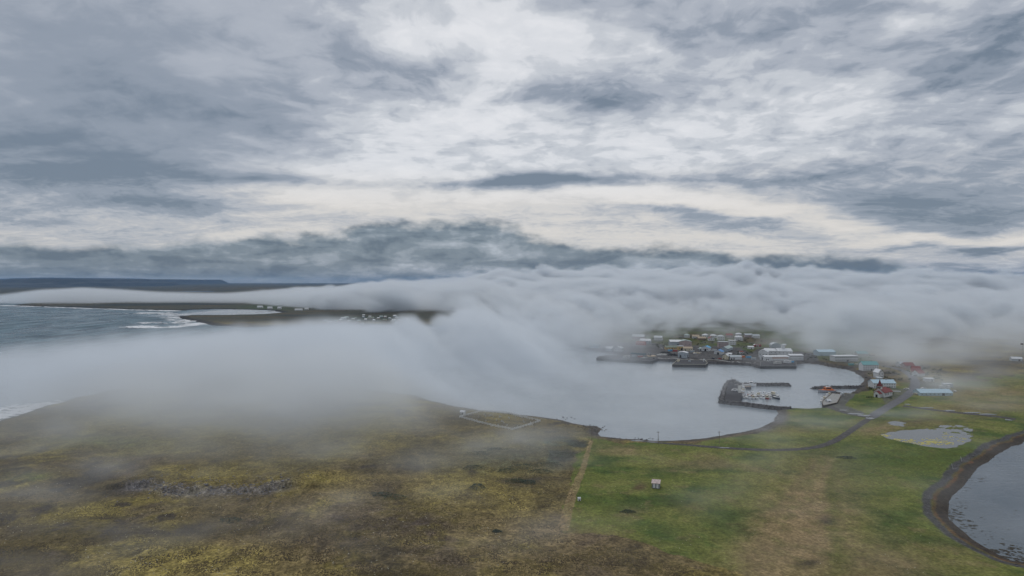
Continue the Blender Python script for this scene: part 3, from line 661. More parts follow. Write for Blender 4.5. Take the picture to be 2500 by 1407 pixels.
# ---- houses up the slope
for (u, v, w, dp, h, yaw, rf, along, wl, tp, lab, wn) in [
    (1606, 831.5, 13, 9, 4.5, -25, "gable", "x", WHITEP, RGREY, "pale grey-roofed house alone on the slope left of the grey halls", [("f", 1, 4, 1.1, 1.1)]),
    (1677, 824.5, 9, 8, 3.6, -15, "hip", "x", WHITEP, RPALE, "white house with pale hipped roof above tall brown-grey hall", [("f", 1, 3, 1.1, 1.1)]),
    (1699, 827, 11, 8, 3.4, -10, "gable", "x", WHITEP, RTAN, "white house with tan roof left of the brown bungalow", [("f", 1, 4, 1.2, 1.1)]),
    (1714, 830.5, 13, 8, 2.6, -5, "gable", "x", BROWNW, RTAN, "low brown bungalow with tan roof above the green bank", [("f", 1, 4, 1.1, .9)]),
    (1722, 824.5, 9.5, 8, 3.8, -12, "hip", "x", WHITEP, RWHITE, "white hip-roofed house behind the brown bungalow", [("f", 1, 3, 1.2, 1.2)]),
    (1737, 832.5, 9.5, 9, 3.6, -8, "gable", "y", WHITEP, RRED, "white house with steep dark red roof facing the harbour", [("f", 1, 3, 1.1, 1.1), ("g", 1, 1, 1.1, 1.0)]),
    (1742.5, 825.5, 10, 8, 3.6, -8, "hip", "x", WHITEP, RWHITE, "white hip-roofed house right behind the dark red roof", [("f", 1, 3, 1.1, 1.1)]),
    (1761, 831.5, 11, 9, 6.0, -8, "hip", "x", WHITEP, RGREY, "tall pale house with grey roof above three-storey apartment block", [("f", 2, 3, 1.1, 1.1)]),
    (1781, 825, 10, 8, 4.0, -8, "gable", "x", PINK, RRED, "misty rose house with faded red roof near the mast", [("f", 1, 3, 1.1, 1.1)]),
    (1805.5, 832.5, 11, 9, 5.4, -4, "hip", "x", WHITEP, RWHITE, "white two-storey house with hipped roof near the mast foot", [("f", 2, 4, 1.0, 1.1)]),
    (1805, 822, 9, 8, 4.0, -4, "hip", "x", WHITEP, RWHITE, "white house half lost in fog above the hip-roofed one near mast", [("f", 1, 3, 1.0, 1.0)]),
    (1828, 824, 12, 8, 3.6, -4, "gable", "x", PINK, RGREY, "faint rose-grey house in fog right of the mast", [("f", 1, 4, 1.0, 1.0)]),
    (1847, 826, 11, 8, 3.6, 0, "gable", "x", WHITEP, RGREY, "faint white house in fog farthest along the slope row", [("f", 1, 3, 1.0, 1.0)]),
    (1507, 858.5, 11, 9, 4.6, -32, "gable", "y", WHITEP, RWHITE, "white gabled house at the foggy left end of town", [("f", 1, 2, 1.1, 1.1), ("r", 1, 2, 1.1, 1.1)]),
    (1486, 857.5, 10, 9, 3.4, -30, "gable", "x", GREYW, RWHITE, "white-roofed shed fading into fog at the town's left edge", []),
    (1563, 843.5, 14, 9, 3.0, -28, "gable", "x", REDW, RRED, "long red shed with red roof left of the ochre hall", []),
    (1575, 838.5, 17, 9, 4.0, -22, "gable", "x", GREYW, RWHITE, "grey building with long white roof behind the red shed", [("f", 1, 5, 1.1, 1.0)]),
    (1558, 830, 20, 12, 5.0, -22, "gable", "x", PINK, RGREY, "large pale hall dim in fog behind the white-roofed building", []),
    (1448, 850, 14, 9, 3.6, -30, "gable", "x", PALEB, RPALE, "blue-grey shed almost hidden in fog beyond the pier", [])]:
    B_("house" if "house" in lab or "bungalow" in lab else "shed" if "shed" in lab else "hall", lab, "house" if "house" in lab or "bungalow" in lab else "shed" if "shed" in lab else "hall", u, v, w, dp, h, yaw, rf, None, along, wl, tp, wn, chimney=("house" in lab and "white" in lab and rf == "gable"))
B_("apartment_block", "pale three-storey apartment block with rows of dark windows", "apartment block", 1767, 850, 14, 9, 8.6, -3, "flat", wall=PINK, top=RGREY, wins=[("f", 3, 7, 1.2, 1.1)])
B_("apartment_block", "smaller white apartment block right behind three-storey one", "apartment block", 1789, 843, 10, 9, 6.6, -6, "flat", wall=WHITEP, top=RWHITE, wins=[("f", 2, 4, 1.2, 1.1)])
# ---- pier end building and harbour walls
def wings(r, w, d_, h, q):
    Geo().box(-w / 2 - 7, -w / 2 - .02, -d_ / 2 + .5, d_ / 2 - .5, -.5, 3.0).build("side_wing", CONC, r)
    Geo().box(-3, -.5, -2, 1.5, h, h + 4.0).build("hoist_tower", STEEL, r)
B_("ice_house", "grey concrete ice house with hoist tower on the pier", "building", 1593, 879.5, 11, 9, 4.2, 22, "gable", .8, "x", CONC, RTAN, [], [("f", 2, 2, 2.4)], extra=wings)
# ---- eastern side
B_("school", "long white two-storey block with flat roof above the shore", "building", 2067, 883, 30, 11, 6.4, 4.5, "flat", wall=WHITEP, top=RWHITE, wins=[("f", 2, 11, 1.7, 1.1)], doors=[("f", 1.5, 1.4, 2.1)])
B_("hotel", "white three-storey house with teal roof near the shore bend", "building", 2126, 905, 17, 9, 6.6, -2, "gable", 3.2, "x", WHITEP, RTEAL, [("f", 3, 7, .9, 1.2)], [("f", 1, 1.1, 2.1)], chimney=True)
B_("villa", "tall narrow white house with steep gable between teal roof and church", "house", 2150.5, 923.5, 5.6, 8, 5.6, 3, "gable", 3.0, "y", WHITEP, RWHITE, [("f", 2, 2, 1.0, 1.2), ("g", 1, 1, .9, .9)], [("f", 0, .9, 2)])
B_("shed", "small grey shed below the tall narrow white house", "shed", 2149, 929, 4.6, 3.6, 2.2, 2, "shed", .7, "x", GREYW, RGREY, [], [])
B_("community_hall", "long white hall with pale blue roof right behind church", "hall", 2160, 948, 20.5, 9, 4.8, -1, "gable", 2.4, "x", WHITEP, RLBLUE, [("f", 2, 9, 1.0, .9)], [("f", -7, 1.2, 2)], chimney=True)
B_("storage_shed", "long light blue shed with light blue roof beside the road bend", "shed", 2286.5, 966.5, 28, 10, 2.3, 0, "gable", 2.4, "x", PALEB, RLBLUE, [("f", 1, 8, 1.0, .8)], [("f", 6, 2.4, 2.0)])
B_("shed", "low white flat-roofed shed above the long light blue shed", "shed", 2270.5, 932, 8.5, 4, 2.6, 0, "shed", .5, "x", WHITEP, RWHITE, [], [("f", 2, 1, 2)])
B_("shed", "white shed behind the far end of the light blue shed", "shed", 2317, 946, 7.6, 4.5, 2.8, 0, "flat", wall=GREYW, top=RWHITE, doors=[("f", -2, 1.4, 2.1)])
B_("house", "dark red house with white gable in mist above the road bend", "house", 2251, 919.5, 8.5, 8, 3.4, 20, "gable", 2.8, "x", WHITEP, RRED, [("f", 1, 3, 1.0, 1.0)], [])
B_("house", "dark red wooden house uphill of the white-gabled red one", "house", 2238, 909.5, 8, 7, 3.4, -20, "gable", 2.6, "x", REDW, RRED, [("f", 1, 2, .9, .9)], [])
B_("house", "misty red-roofed house with white wall by the foggy road", "house", 2222, 900, 11, 8, 3.4, 5, "gable", 2.8, "x", PINK, RRED, [("f", 1, 3, 1.0, 1.0)], [])
B_("house", "pale house in thick mist left of the red-roofed houses", "house", 2206, 897, 8, 7, 3.6, 5, "gable", 2.2, "x", WHITEP, RGREY, [("f", 1, 2, 1.0, 1.0)], [])
B_("house", "house with teal roof above the long white two-storey block", "house", 2106, 870, 13, 9, 3.2, -8, "gable", 2.6, "x", PINK, RTEAL, [("f", 1, 4, 1.0, 1.0)], [])
B_("shed", "tiny brown shed right of the teal-roofed house", "shed", 2131, 870, 6, 4, 2.2, 0, "gable", 1.0, "x", BROWNW, RTAN, [], [])
B_("sports_hall", "wide pale blue hall dissolving in fog right of fish factory", "hall", 2020, 869, 23, 14, 5.0, 3, "gable", 2.4, "x", PALEB, RLBLUE, [], [])
B_("barn", "lone pale-roofed barn on the misty hillside near the lamp mast", "barn", 2484, 882, 11, 8, 2.8, -20, "gable", 1.8, "x", GREYW, RWHITE, [], [("f", 2, 2, 2.2)])
B_("hut", "white hut with white roof on the small boat pier", "hut", 2025, 985.5, 3.2, 3, 2.4, 8, "gable", .9, "x", WHITEP, RWHITE, [], [("f", 0, .9, 1.9)])
B_("hut", "white box hut at the landward edge of the boat pier", "hut", 2058, 967.5, 2.0, 2.2, 2.2, 8, "flat", wall=WHITEP, top=RGREY, doors=[("f", 0, .8, 1.8)], over=.1)
# ---- sheds on the field
def shed_front(r, w, d_, h, q):
    for s in (-.75, .75): Geo().box(s - .5, s + .5, -d_ / 2 - .07, -d_ / 2 + .03, .25, 2.15).build("door_leaf", WHITEP, r)
B_("field_shed", "weathered grey shed with rusty pale roof alone in green field", "shed", 1601, 1193, 3.6, 4.6, 2.3, -17, "shed", .35, "x", paint("weathered_shed_wall", (.22, .23, .24), .8, .2, .25), RRUST, [], [], over=.25, extra=shed_front)
B_("pump_box", "tiny white box with pitched lid by the tan field edge", "box", 1414.5, 1223.5, 1.25, 1.1, .95, 5, "gable", .3, "x", WHITEP, RWHITE, [], [("f", 0, .4, .6)], over=.08)
B_("hut", "small white-roofed hut at the corner of the fenced graveyard", "hut", 1128.5, 1012.5, 3.4, 2.6, 1.8, -20, "gable", .9, "x", WHITEP, RWHITE, [], [("f", 0, .8, 1.6)])

# ---- church
p = at(2140, 970.5); rz = math.radians(-56)
ch = empty("church", p, rz); ch.scale = (1.18, 1.0, 1.15); tag(ch, "white church with red roofs and pointed red steeple on grassy mound", "church")
g = Geo(); g.extrude([(-3.4, -1), (3.4, -1), (3.4, 3.6), (0, 6.4), (-3.4, 3.6)], "y", 4.2, 15.5); g.build("wall", WHITEP, ch)
g = Geo()
for sg in (-1, 1): g.extrude([(sg * 3.9, 3.22), (0, 6.46), (0, 6.75), (sg * 3.9, 3.5)], "y", 3.9, 15.9)
g.build("roof", RRED, ch)
po = Geo().extrude([(-1.9, -1), (1.9, -1), (1.9, 2.9), (0, 4.5), (-1.9, 2.9)], "y", 0, 4.18).build("porch", WHITEP, ch)
g = Geo()
for sg in (-1, 1): g.extrude([(sg * 2.3, 2.6), (0, 4.55), (0, 4.8), (sg * 2.3, 2.85)], "y", -.35, 4.5)
g.build("porch_roof", RRED, po)
Geo().box(-.7, .7, -.08, .05, 0, 2.1).build("door", DARK, po)
tw = Geo().box(-1.25, 1.25, 4.3, 6.8, 5.2, 8.0).build("bell_tower", WHITEP, ch)
for sx in (-1, 1):
    Geo().box(sx * .6 - .35, sx * .6 + .35, 4.22, 4.34, 6.4, 7.5).build("louvre_opening", DARK, tw)
sq = lambda z, r: [(-r, 5.55 - r, z), (r, 5.55 - r, z), (r, 5.55 + r, z), (-r, 5.55 + r, z)]
st = Geo().loft([sq(7.9, 1.75), sq(8.3, 1.55), sq(9.6, .8), sq(13.2, .04)]).build("steeple", paint("dark_red_steeple", (.15, .035, .035), .6), ch)
g = Geo().cyl(0, 5.55, 13.1, 14.3, .06, .05); g.box(-.35, .35, 5.5, 5.6, 13.75, 13.87); g.build("cross", STEEL, st)
for sy in (6.5, 9.2, 11.9):
    for sx in (-1, 1): add_window(ch, sx * 3.4, sy, 2.1, sx * math.pi / 2, 1.0, 1.8)
cn = Geo().extrude([(-2.6, -1), (2.6, -1), (2.6, 3.0), (0, 5.2), (-2.6, 3.0)], "y", 15.6, 21).build("chancel", WHITEP, ch)
g = Geo()
for sg in (-1, 1): g.extrude([(sg * 3.0, 2.68), (0, 5.26), (0, 5.5), (sg * 3.0, 2.95)], "y", 15.95, 21.4)
g.build("chancel_roof", RRED, cn)
for sx in (-1, 1): add_window(ch, sx * 2.6, 18.3, 1.9, sx * math.pi / 2, .9, 1.5)

# ---- low walls
def wall_line(name, label, cat, pts, h, t, mat, group=None, posts=0):
    P_ = [at(u, v) for u, v in pts]; c = P_[0].copy()
    r = empty(name, c); tag(r, label, cat, group)
    for a, b2 in zip(P_[:-1], P_[1:]):
        a = a - c; b2 = b2 - c; n = Vector((-(b2 - a).y, (b2 - a).x, 0)).normalized() * t / 2; up = Vector((0, 0, h)); dn = Vector((0, 0, -1.2))
        g = Geo(); g.loft([[a - n + dn, a + n + dn, a + n + up, a - n + up], [b2 - n + dn, b2 + n + dn, b2 + n + up, b2 - n + up]]); g.build("wall_panel", mat, r)
    return r
wall_line("churchyard_wall", "low white wall running right from church to the road", "wall", [(2162, 956), (2180, 956.5), (2199, 957.5)], 1.0, .4, WHITEP)
wall_line("basin_wall", "long low blue-green wall along the old basin by the pier", "wall", [(1540, 865), (1560, 866.5), (1577, 867)], 2.2, .8, TEALW)

# ---- graveyard with its white fence
FEN = [(1122, 1020), (1150, 1012.5), (1176, 1006), (1240, 1010), (1268, 1018), (1319, 1030), (1285, 1041), (1250, 1051), (1210, 1043), (1165, 1032), (1122, 1020)]
fp = [at(u, v) for u, v in FEN]
fr = empty("graveyard_fence", fp[0]); tag(fr, "white post and rail fence around the graveyard near the shore", "fence")
pme = Geo().box(-.14, .14, -.14, .14, -.4, 1.55).mesh("post", WHITEP)
dl = dense([(p.x, p.y) for p in fp], 2.7); dz_ = ground_z(dl[:, 0], dl[:, 1])
for (x, y), z in zip(dl[:-1], dz_): link("post", pme, fr, Vector((x, y, z)) - fp[0])
for k in range(len(dl) - 1):
    a = Vector((*dl[k], dz_[k])) - fp[0]; b2 = Vector((*dl[k + 1], dz_[k + 1])) - fp[0]
    g = Geo(); n = Vector((-(b2 - a).y, (b2 - a).x, 0)).normalized() * .05
    for z0, z1 in ((.45, .75), (1.05, 1.4)):
        g.loft([[a - n + Vector((0, 0, z0)), a + n + Vector((0, 0, z0)), a + n + Vector((0, 0, z1)), a - n + Vector((0, 0, z1))], [b2 - n + Vector((0, 0, z0)), b2 + n + Vector((0, 0, z0)), b2 + n + Vector((0, 0, z1)), b2 - n + Vector((0, 0, z1))]])
    g.build("rail", WHITEP, fr)
gme = Geo().box(-.35, .35, -.12, .12, -.2, .55).extrude([(-.35, .55), (.35, .55), (.2, .95), (-.2, .95)], "y", -.12, .12).mesh("gravestone", GRAVE)
k = 0
while k < 42:
    u, v = random.uniform(1160, 1300), random.uniform(1013, 1044)
    if not inside(np.array(FEN[:-1], float), np.array([u]), np.array([v - 3 if v > 1030 else v + 3]))[0]: continue
    k += 1
    o = link("gravestone", gme, None, at(u, v), math.radians(random.uniform(-25, 5)))
    tag(o, "small pale gravestone inside the white-fenced graveyard", "gravestone", "gravestones in the fenced graveyard")

# ---- roads, tracks, puddles
def ribbon(name, label, pts, width, mat, lift=.10, kind="structure", step=6, wob=0.0):
    c = smoothline([at(u, v)[:2] for u, v in pts], 3); c = dense(c, step)
    t = np.gradient(c, axis=0); t /= np.linalg.norm(t, axis=1, keepdims=True) + 1e-9; n = np.stack([-t[:, 1], t[:, 0]], 1)
    V, F = [], []; m = 5
    for j in range(m):
        s = (j / (m - 1) - .5) * width
        wv = fbm2(c[:, 0] / 5, c[:, 1] / 5 + j * 9, 3) * wob
        q = c + n * (s + wv * (1 if j in (0, m - 1) else 0))[:, None] if wob else c + n * s
        z = ground_z(q[:, 0], q[:, 1]) + lift
        V += [tuple(p) for p in np.column_stack([q, z])]
    L_ = len(c)
    for j in range(m - 1):
        for i in range(L_ - 1): F.append((j * L_ + i, j * L_ + i + 1, (j + 1) * L_ + i + 1, (j + 1) * L_ + i))
    o = mesh_obj(name, V, F, mat); return tag(o, label, None, kind=kind)
ribbon("road", "grey road curving from the misty town past church to the junction", [(2150, 893), (2185, 899), (2212, 908), (2230, 922), (2236, 938), (2228, 955), (2208, 970), (2180, 987), (2150, 1004), (2126, 1020)], 7.5, ASPH, wob=.5)
ribbon("road", "narrow dark lane running on from the junction along the bay", [(2126, 1020), (2095, 1040), (2060, 1064), (2030, 1082), (1990, 1094), (1930, 1099), (1850, 1099), (1760, 1094), (1680, 1087), (1610, 1082), (1540, 1074)], 4.6, TRACK, wob=.6)
ribbon("track", "dark gravel track from the junction to the boat pier", [(2126, 1020), (2095, 1015), (2060, 1008), (2030, 996), (2015, 990)], 6.0, TRACK, wob=.8)
ribbon("track", "dark wet track leading right past the pond", [(2205, 992), (2240, 996), (2290, 1003), (2350, 1009), (2420, 1016), (2480, 1024)], 7.0, TRACK, wob=1.2)
ribbon("road", "pale lane across the green bank behind the boathouse", [(1680, 846), (1720, 845), (1760, 846), (1800, 848), (1850, 849), (1905, 850)], 4.0, ASPH, wob=.4)
ribbon("quay_edge", "pale concrete strip along the harbour quay", [(1606, 875), (1660, 877), (1720, 879.5), (1780, 882), (1845, 886)], 2.0, CONC, .16)
def puddle(label, u, v, w, dp):
    c = at(u, v); z = c.z + .16
    V = []; n = 22
    for i in range(n):
        a = 2 * math.pi * i / n; r = 1 + .5 * float(fbm2(np.array([math.cos(a) * 1.7 + u]), np.array([math.sin(a) * 1.7 + v]), 3)[0])
        x, y = c.x + math.cos(a) * w / 2 * r, c.y + math.sin(a) * dp / 2 * r
        V.append((x, y, float(ground_z(x, y)[0]) * .15 + c.z * .85 + .16))
    o = mesh_obj("puddle", V, [tuple(range(n))], pm); return tag(o, label, None, kind="structure")
for q in [("long bright puddle on the track below church", 2088, 1011, 11, 5), ("broad bright puddle where the tracks meet", 2109, 1015, 9, 6), ("bright puddle on the lane at the junction", 2124, 1022, 6.5, 5), ("thin puddle on the pier track", 2058, 1002, 6, 3), ("bright puddle at the start of the wet track", 2216, 988, 5, 4), ("long puddle along the wet track", 2262, 996, 13, 3), ("puddle midway on the wet track", 2318, 1003, 8, 4), ("long thin puddle on the wet track above pond", 2372, 1008, 13, 3), ("puddle near the far end of the wet track", 2410, 1012, 13, 4), ("small round puddle near the bay shore", 2462, 1026, 5, 4),
          ("bright wet patch on the lane by the bay beach", 1558, 1077, 8, 3), ("thin wet patch beside the bay lane", 1590, 1080, 9, 2), ("small puddle on the bay lane", 1768, 1094, 7, 2)]: puddle(*q)

# ---- breakwaters of tipped boulders
def rock_blob(rng, s):
    """a squat irregular block, 20 faces"""
    ph = (1 + 5 ** .5) / 2
    V = np.array([(-1, ph, 0), (1, ph, 0), (-1, -ph, 0), (1, -ph, 0), (0, -1, ph), (0, 1, ph), (0, -1, -ph), (0, 1, -ph), (ph, 0, -1), (ph, 0, 1), (-ph, 0, -1), (-ph, 0, 1)]) / 1.9
    return V * (1 + rng.uniform(-.28, .28, (12, 1))) * np.array([rng.uniform(.7, 1.3), rng.uniform(.7, 1.3), rng.uniform(.55, .95)]) * s
ICO = np.array([(0, 11, 5), (0, 5, 1), (0, 1, 7), (0, 7, 10), (0, 10, 11), (1, 5, 9), (5, 11, 4), (11, 10, 2), (10, 7, 6), (7, 1, 8), (3, 9, 4), (3, 4, 2), (3, 2, 6), (3, 6, 8), (3, 8, 9), (4, 9, 5), (2, 4, 11), (6, 2, 10), (8, 6, 7), (9, 8, 1)])
def rocks(name, pts, sizes, mat, parent=None, seed=1):
    rng = np.random.RandomState(seed); V = []; F = []
    for k, (p, s) in enumerate(zip(pts, sizes)):
        a = rng.uniform(0, 6.28); R = np.array([[math.cos(a), -math.sin(a), 0], [math.sin(a), math.cos(a), 0], [0, 0, 1]])
        V.append(rock_blob(rng, s) @ R.T + np.array(p)); F.append(ICO + 12 * k)
    o = mesh_obj(name, np.vstack(V), np.vstack(F), mat, parent); o["kind"] = "stuff"; return o
def breakwater(name, label, pts, crest, base, h, seed, rs=1.0, deck=None):
    c = dense([g2(u, v, h * .5) for u, v in pts], 2.5)
    root = empty(name, (0, 0, 0)); tag(root, label, "breakwater")
    t = np.gradient(c, axis=0); t /= np.linalg.norm(t, axis=1, keepdims=True); n = np.stack([-t[:, 1], t[:, 0]], 1)
    prof = [(-base, -1.5), (-crest, h), (0, h + .15), (crest, h), (base, -1.5)]
    V, F = [], []
    for (x, y), (nx, ny) in zip(c, n): V += [(x + nx * s, y + ny * s, z) for s, z in prof]
    for i in range(len(c) - 1):
        for j in range(4): F.append((i * 5 + j, i * 5 + j + 1, i * 5 + j + 6, i * 5 + j + 5))
    mesh_obj("core", V, F, STONE, root)
    rng = np.random.RandomState(seed); pts_, sz = [], []
    for i in range(len(c)):
        for _ in range(int(base * 3.0)):
            s = rng.uniform(-base, base); z = np.interp(abs(s), [0, crest, base], [h + .05, h - .1, -1.3])
            if deck and abs(s) < crest * .6: continue
            q = c[i] + n[i] * s + rng.uniform(-1.2, 1.2, 2); pts_.append((q[0], q[1], z)); sz.append(rng.uniform(.35, .95) * rs)
    for e in (0, -1):
        for _ in range(40):
            a = rng.uniform(0, 6.28); r = rng.uniform(0, base); q = c[e] + r * np.array([math.cos(a), math.sin(a)])
            pts_.append((q[0], q[1], h * (1 - r / base) - .4)); sz.append(rng.uniform(.5, 1.0) * rs)
    rocks("boulder_armour", pts_, sz, STONE, root, seed)
    return root
breakwater("breakwater", "dark boulder breakwater enclosing the marina on the near side", [(1928, 998), (1890, 996), (1850, 991), (1815, 986), (1785, 984), (1763, 981)], 1.2, 4.4, 2.6, 3, .85)
breakwater("breakwater", "wide rock head at the outer corner of the marina", [(1761, 981), (1765, 966), (1770, 951), (1774, 941), (1779, 933), (1789, 929.5), (1799, 934)], 1.0, 3.6, 2.5, 4, .75)
breakwater("breakwater", "straight boulder arm reaching right across the harbour", [(1798, 939), (1840, 939), (1880, 939), (1916, 939), (1924, 939.5)], 1.2, 4.6, 2.6, 5)
breakwater("sea_wall", "dark rock-faced sea wall along the harbour yard", [(1607, 879), (1640, 880.5), (1690, 883), (1735, 886), (1790, 888), (1835, 890.5), (1853, 896)], .9, 3.0, 2.8, 8)
breakwater("breakwater", "low rock jetty behind the orange boat", [(2106, 945), (2060, 945.5), (2020, 946), (1990, 947)], 1.3, 4.2, 2.2, 6)
dk = [g2(u, v, 2.4) for u, v in [(1778, 936), (1800, 936), (1801, 942), (1802, 960), (1812, 963), (1807, 983), (1790, 982), (1769, 976)]]
g = Geo(); g.poly([(x, y, 2.4) for x, y in dk][::-1]); n = len(dk)
for i in range(n): g.poly([(*dk[i], 2.4), (*dk[(i + 1) % n], 2.4), (*dk[(i + 1) % n], -2), (*dk[i], -2)])
o = g.build("harbour_apron", paint("dark_apron", (.05, .05, .055), .95, .1, .2, .3)); tag(o, "dark gravel apron inside the marina breakwater", None, kind="structure")
# ---- quays
def quay(name, label, pts, h, top, side, edge=None):
    P_ = [g2(u, v, h) for u, v in pts]; n = len(P_)
    r = empty(name, (*P_[0], 0)); tag(r, label, "pier"); o_ = Vector((*P_[0], 0)); Q = [Vector((x, y, 0)) - o_ for x, y in P_]
    ar = sum(a.x * b2.y - b2.x * a.y for a, b2 in zip(Q, Q[1:] + Q[:1]))
    if ar < 0: Q.reverse()
    g = Geo(); g.poly([(q.x, q.y, h) for q in Q]); g.build("deck", top, r)
    g = Geo()
    for a, b2 in zip(Q, Q[1:] + Q[:1]): g.poly([(a.x, a.y, -3), (b2.x, b2.y, -3), (b2.x, b2.y, h - .002), (a.x, a.y, h - .002)])
    g.build("quay_wall", side, r)
    if edge:
        for a, b2 in zip(Q, Q[1:] + Q[:1]):
            nn = Vector((-(b2 - a).y, (b2 - a).x, 0)).normalized() * .35
            gg = Geo().loft([[(a.x, a.y, h), (a.x + nn.x, a.y + nn.y, h), (a.x + nn.x, a.y + nn.y, h + .4), (a.x, a.y, h + .4)], [(b2.x, b2.y, h), (b2.x + nn.x, b2.y + nn.y, h), (b2.x + nn.x, b2.y + nn.y, h + .4), (b2.x, b2.y, h + .4)]])
            gg.build("kerb", edge, r)
    return r
DKQ = paint("dark_quay_wall", (.035, .033, .033), .9, .2, .3); DECKM = paint("quay_paving", (.055, .055, .06), .9, .15, .2, .3); PALEK = paint("pale_quay_kerb", (.42, .40, .33))
quay("pier", "black-sided square pier with pale kerb in front of the grey-blue warehouse", [(1641, 890), (1722, 891), (1728, 887), (1722, 880), (1655, 878)], 3.4, DECKM, DKQ, PALEK)
quay("pier", "long dark pier reaching left into the fog", [(1456, 875), (1530, 880), (1591, 882.5), (1606, 876), (1590, 870), (1530, 868), (1460, 871)], 3.2, DECKM, DKQ)
quay("pier", "pale concrete quay in front of the fish factory", [(1856, 894.5), (1944, 894.5), (1944, 884), (1856, 884)], 3.0, DECKM, DKQ, CONC)
quay("pier", "grey concrete small boat pier below church", [(2007, 984), (2009, 978), (2031, 960), (2056, 963), (2044, 984), (2010, 991)], 2.4, CONC, DKQ, WOOD)
quay("pier", "dark short jetty inside the marina with the big white boat", [(1817, 941.5), (1834, 941.5), (1833, 945.5), (1818, 945.5)], 2.2, WOOD, DKQ)
quay("pier", "grey wooden marina deck beside the gravel apron", [(1801.5, 941), (1811, 941), (1808, 960), (1799, 959)], 2.0, paint("grey_deck", (.26, .27, .26), .85), DKQ)
for q in [("topmost pale gangway of the marina", 1799, 932.5), ("middle pale gangway of the marina", 1798, 940), ("lowest pale gangway of the marina", 1797, 950)]:
    x, y = g2(q[1], q[2], 2.6)
    r = empty("gangway", (x, y, 2.5)); tag(r, q[0], "gangway", "marina gangways")
    Geo().box(-1.8, 1.8, -.55, .55, 0, .15).build("deck", GRAVE, r)
    for s in (-.52, .52): Geo().box(-1.8, 1.8, s - .03, s + .03, .82, .92).build("handrail", STEEL, r)
x0, y0 = g2(1812, 968.5); x1, y1 = g2(1893, 969)
r = empty("pontoon", (x0, y0, 0)); tag(r, "long floating pontoon down the middle of the moored boats", "pontoon")
nseg = 9
for i in range(nseg): Geo().box((x1 - x0) * i / nseg + .08, (x1 - x0) * (i + 1) / nseg - .08, -.9, .9, -.2, .5).build("deck_section", WOOD, r)
for i in range(1, nseg, 2): Geo().cyl((x1 - x0) * i / nseg, 1.15, -1, 2.2, .16).build("mooring_pile", STEEL, r)

# ---- boats
def hull_rings(L_, Bm, D, dr=.35):
    """stations stern to bow, bow at +y"""
    out = []
    for t, wd, sh in [(0, .80, 0), (.12, .92, 0), (.4, 1, .02), (.65, .86, .10), (.85, .48, .22), (.97, .12, .36), (1, .02, .40)]:
        y = (t - .5) * L_; w = Bm / 2 * wd; z1 = D * (1 + sh * .9)
        out.append([(-w, y, z1), (-w * .92, y, D * .35), (-w * .45, y, -dr), (w * .45, y, -dr), (w * .92, y, D * .35), (w, y, z1)])
    return out
def boat(label, u, v, rz, L_, Bm, D, hull, deck, cab, style=0, group=None, z=0.0, top=None):
    L_, Bm, D = L_ * 1.12, Bm * 1.12, D * 1.1
    x, y = g2(u, v, z)
    r = empty("fishing_boat", (x, y, z), rz); tag(r, label, "boat", group)
    Geo().loft(hull_rings(L_, Bm, D)).build("hull", hull, r)
    rg = hull_rings(L_ * .965, Bm * .9, D)
    g = Geo(); g.loft([[(-a[0][0] * -1, a[0][1], a[0][2] + .02), (a[5][0], a[5][1], a[5][2] + .02), (a[5][0], a[5][1], a[5][2] + .07), (a[0][0], a[0][1], a[0][2] + .07)] for a in rg]); g.build("deck", deck, r)
    cl_, cw, chh = L_ * (.26 if style != 2 else .42), Bm * .62, (1.7 if style != 1 else 1.3) * (1 if L_ < 12 else 1.5)
    cy0 = L_ * (.02 if style == 0 else -.28 if style == 1 else -.22)
    zb = D + .08
    g = Geo().loft([[(-cw / 2, cy0, zb), (cw / 2, cy0, zb), (cw / 2, cy0 + cl_, zb), (-cw / 2, cy0 + cl_, zb)], [(-cw * .46, cy0, zb + chh), (cw * .46, cy0, zb + chh), (cw * .42, cy0 + cl_ * .8, zb + chh), (-cw * .42, cy0 + cl_ * .8, zb + chh)]])
    c_ = g.build("wheelhouse", cab, r)
    Geo().box(-cw * .5, cw * .5, cy0 - .15, cy0 + cl_ * .86, zb + chh, zb + chh + .1).build("wheelhouse_roof", top or cab, c_)
    Geo().box(-cw * .38, cw * .38, cy0 + cl_ * .86, cy0 + cl_ * .93, zb + chh * .5, zb + chh * .85).build("windscreen", GLASS, c_)
    for s in (-1, 1): Geo().box(s * cw * .48 - .03, s * cw * .48 + .03, cy0 + .2, cy0 + cl_ * .7, zb + chh * .5, zb + chh * .85).build("side_window", GLASS, c_)
    Geo().cyl(0, cy0 + cl_ * .3, zb + chh, zb + chh + L_ * .22, .06, .03, 5).build("mast", STEEL, r)
    return r
HW = paint('white_hull', (.80, .81, .82), .4, .4, .04); pi = math.pi; BOATW = paint('white_wheelhouse', (.78, .79, .80), .5, .3, .05)
G1 = "small boats moored at the marina pontoon"
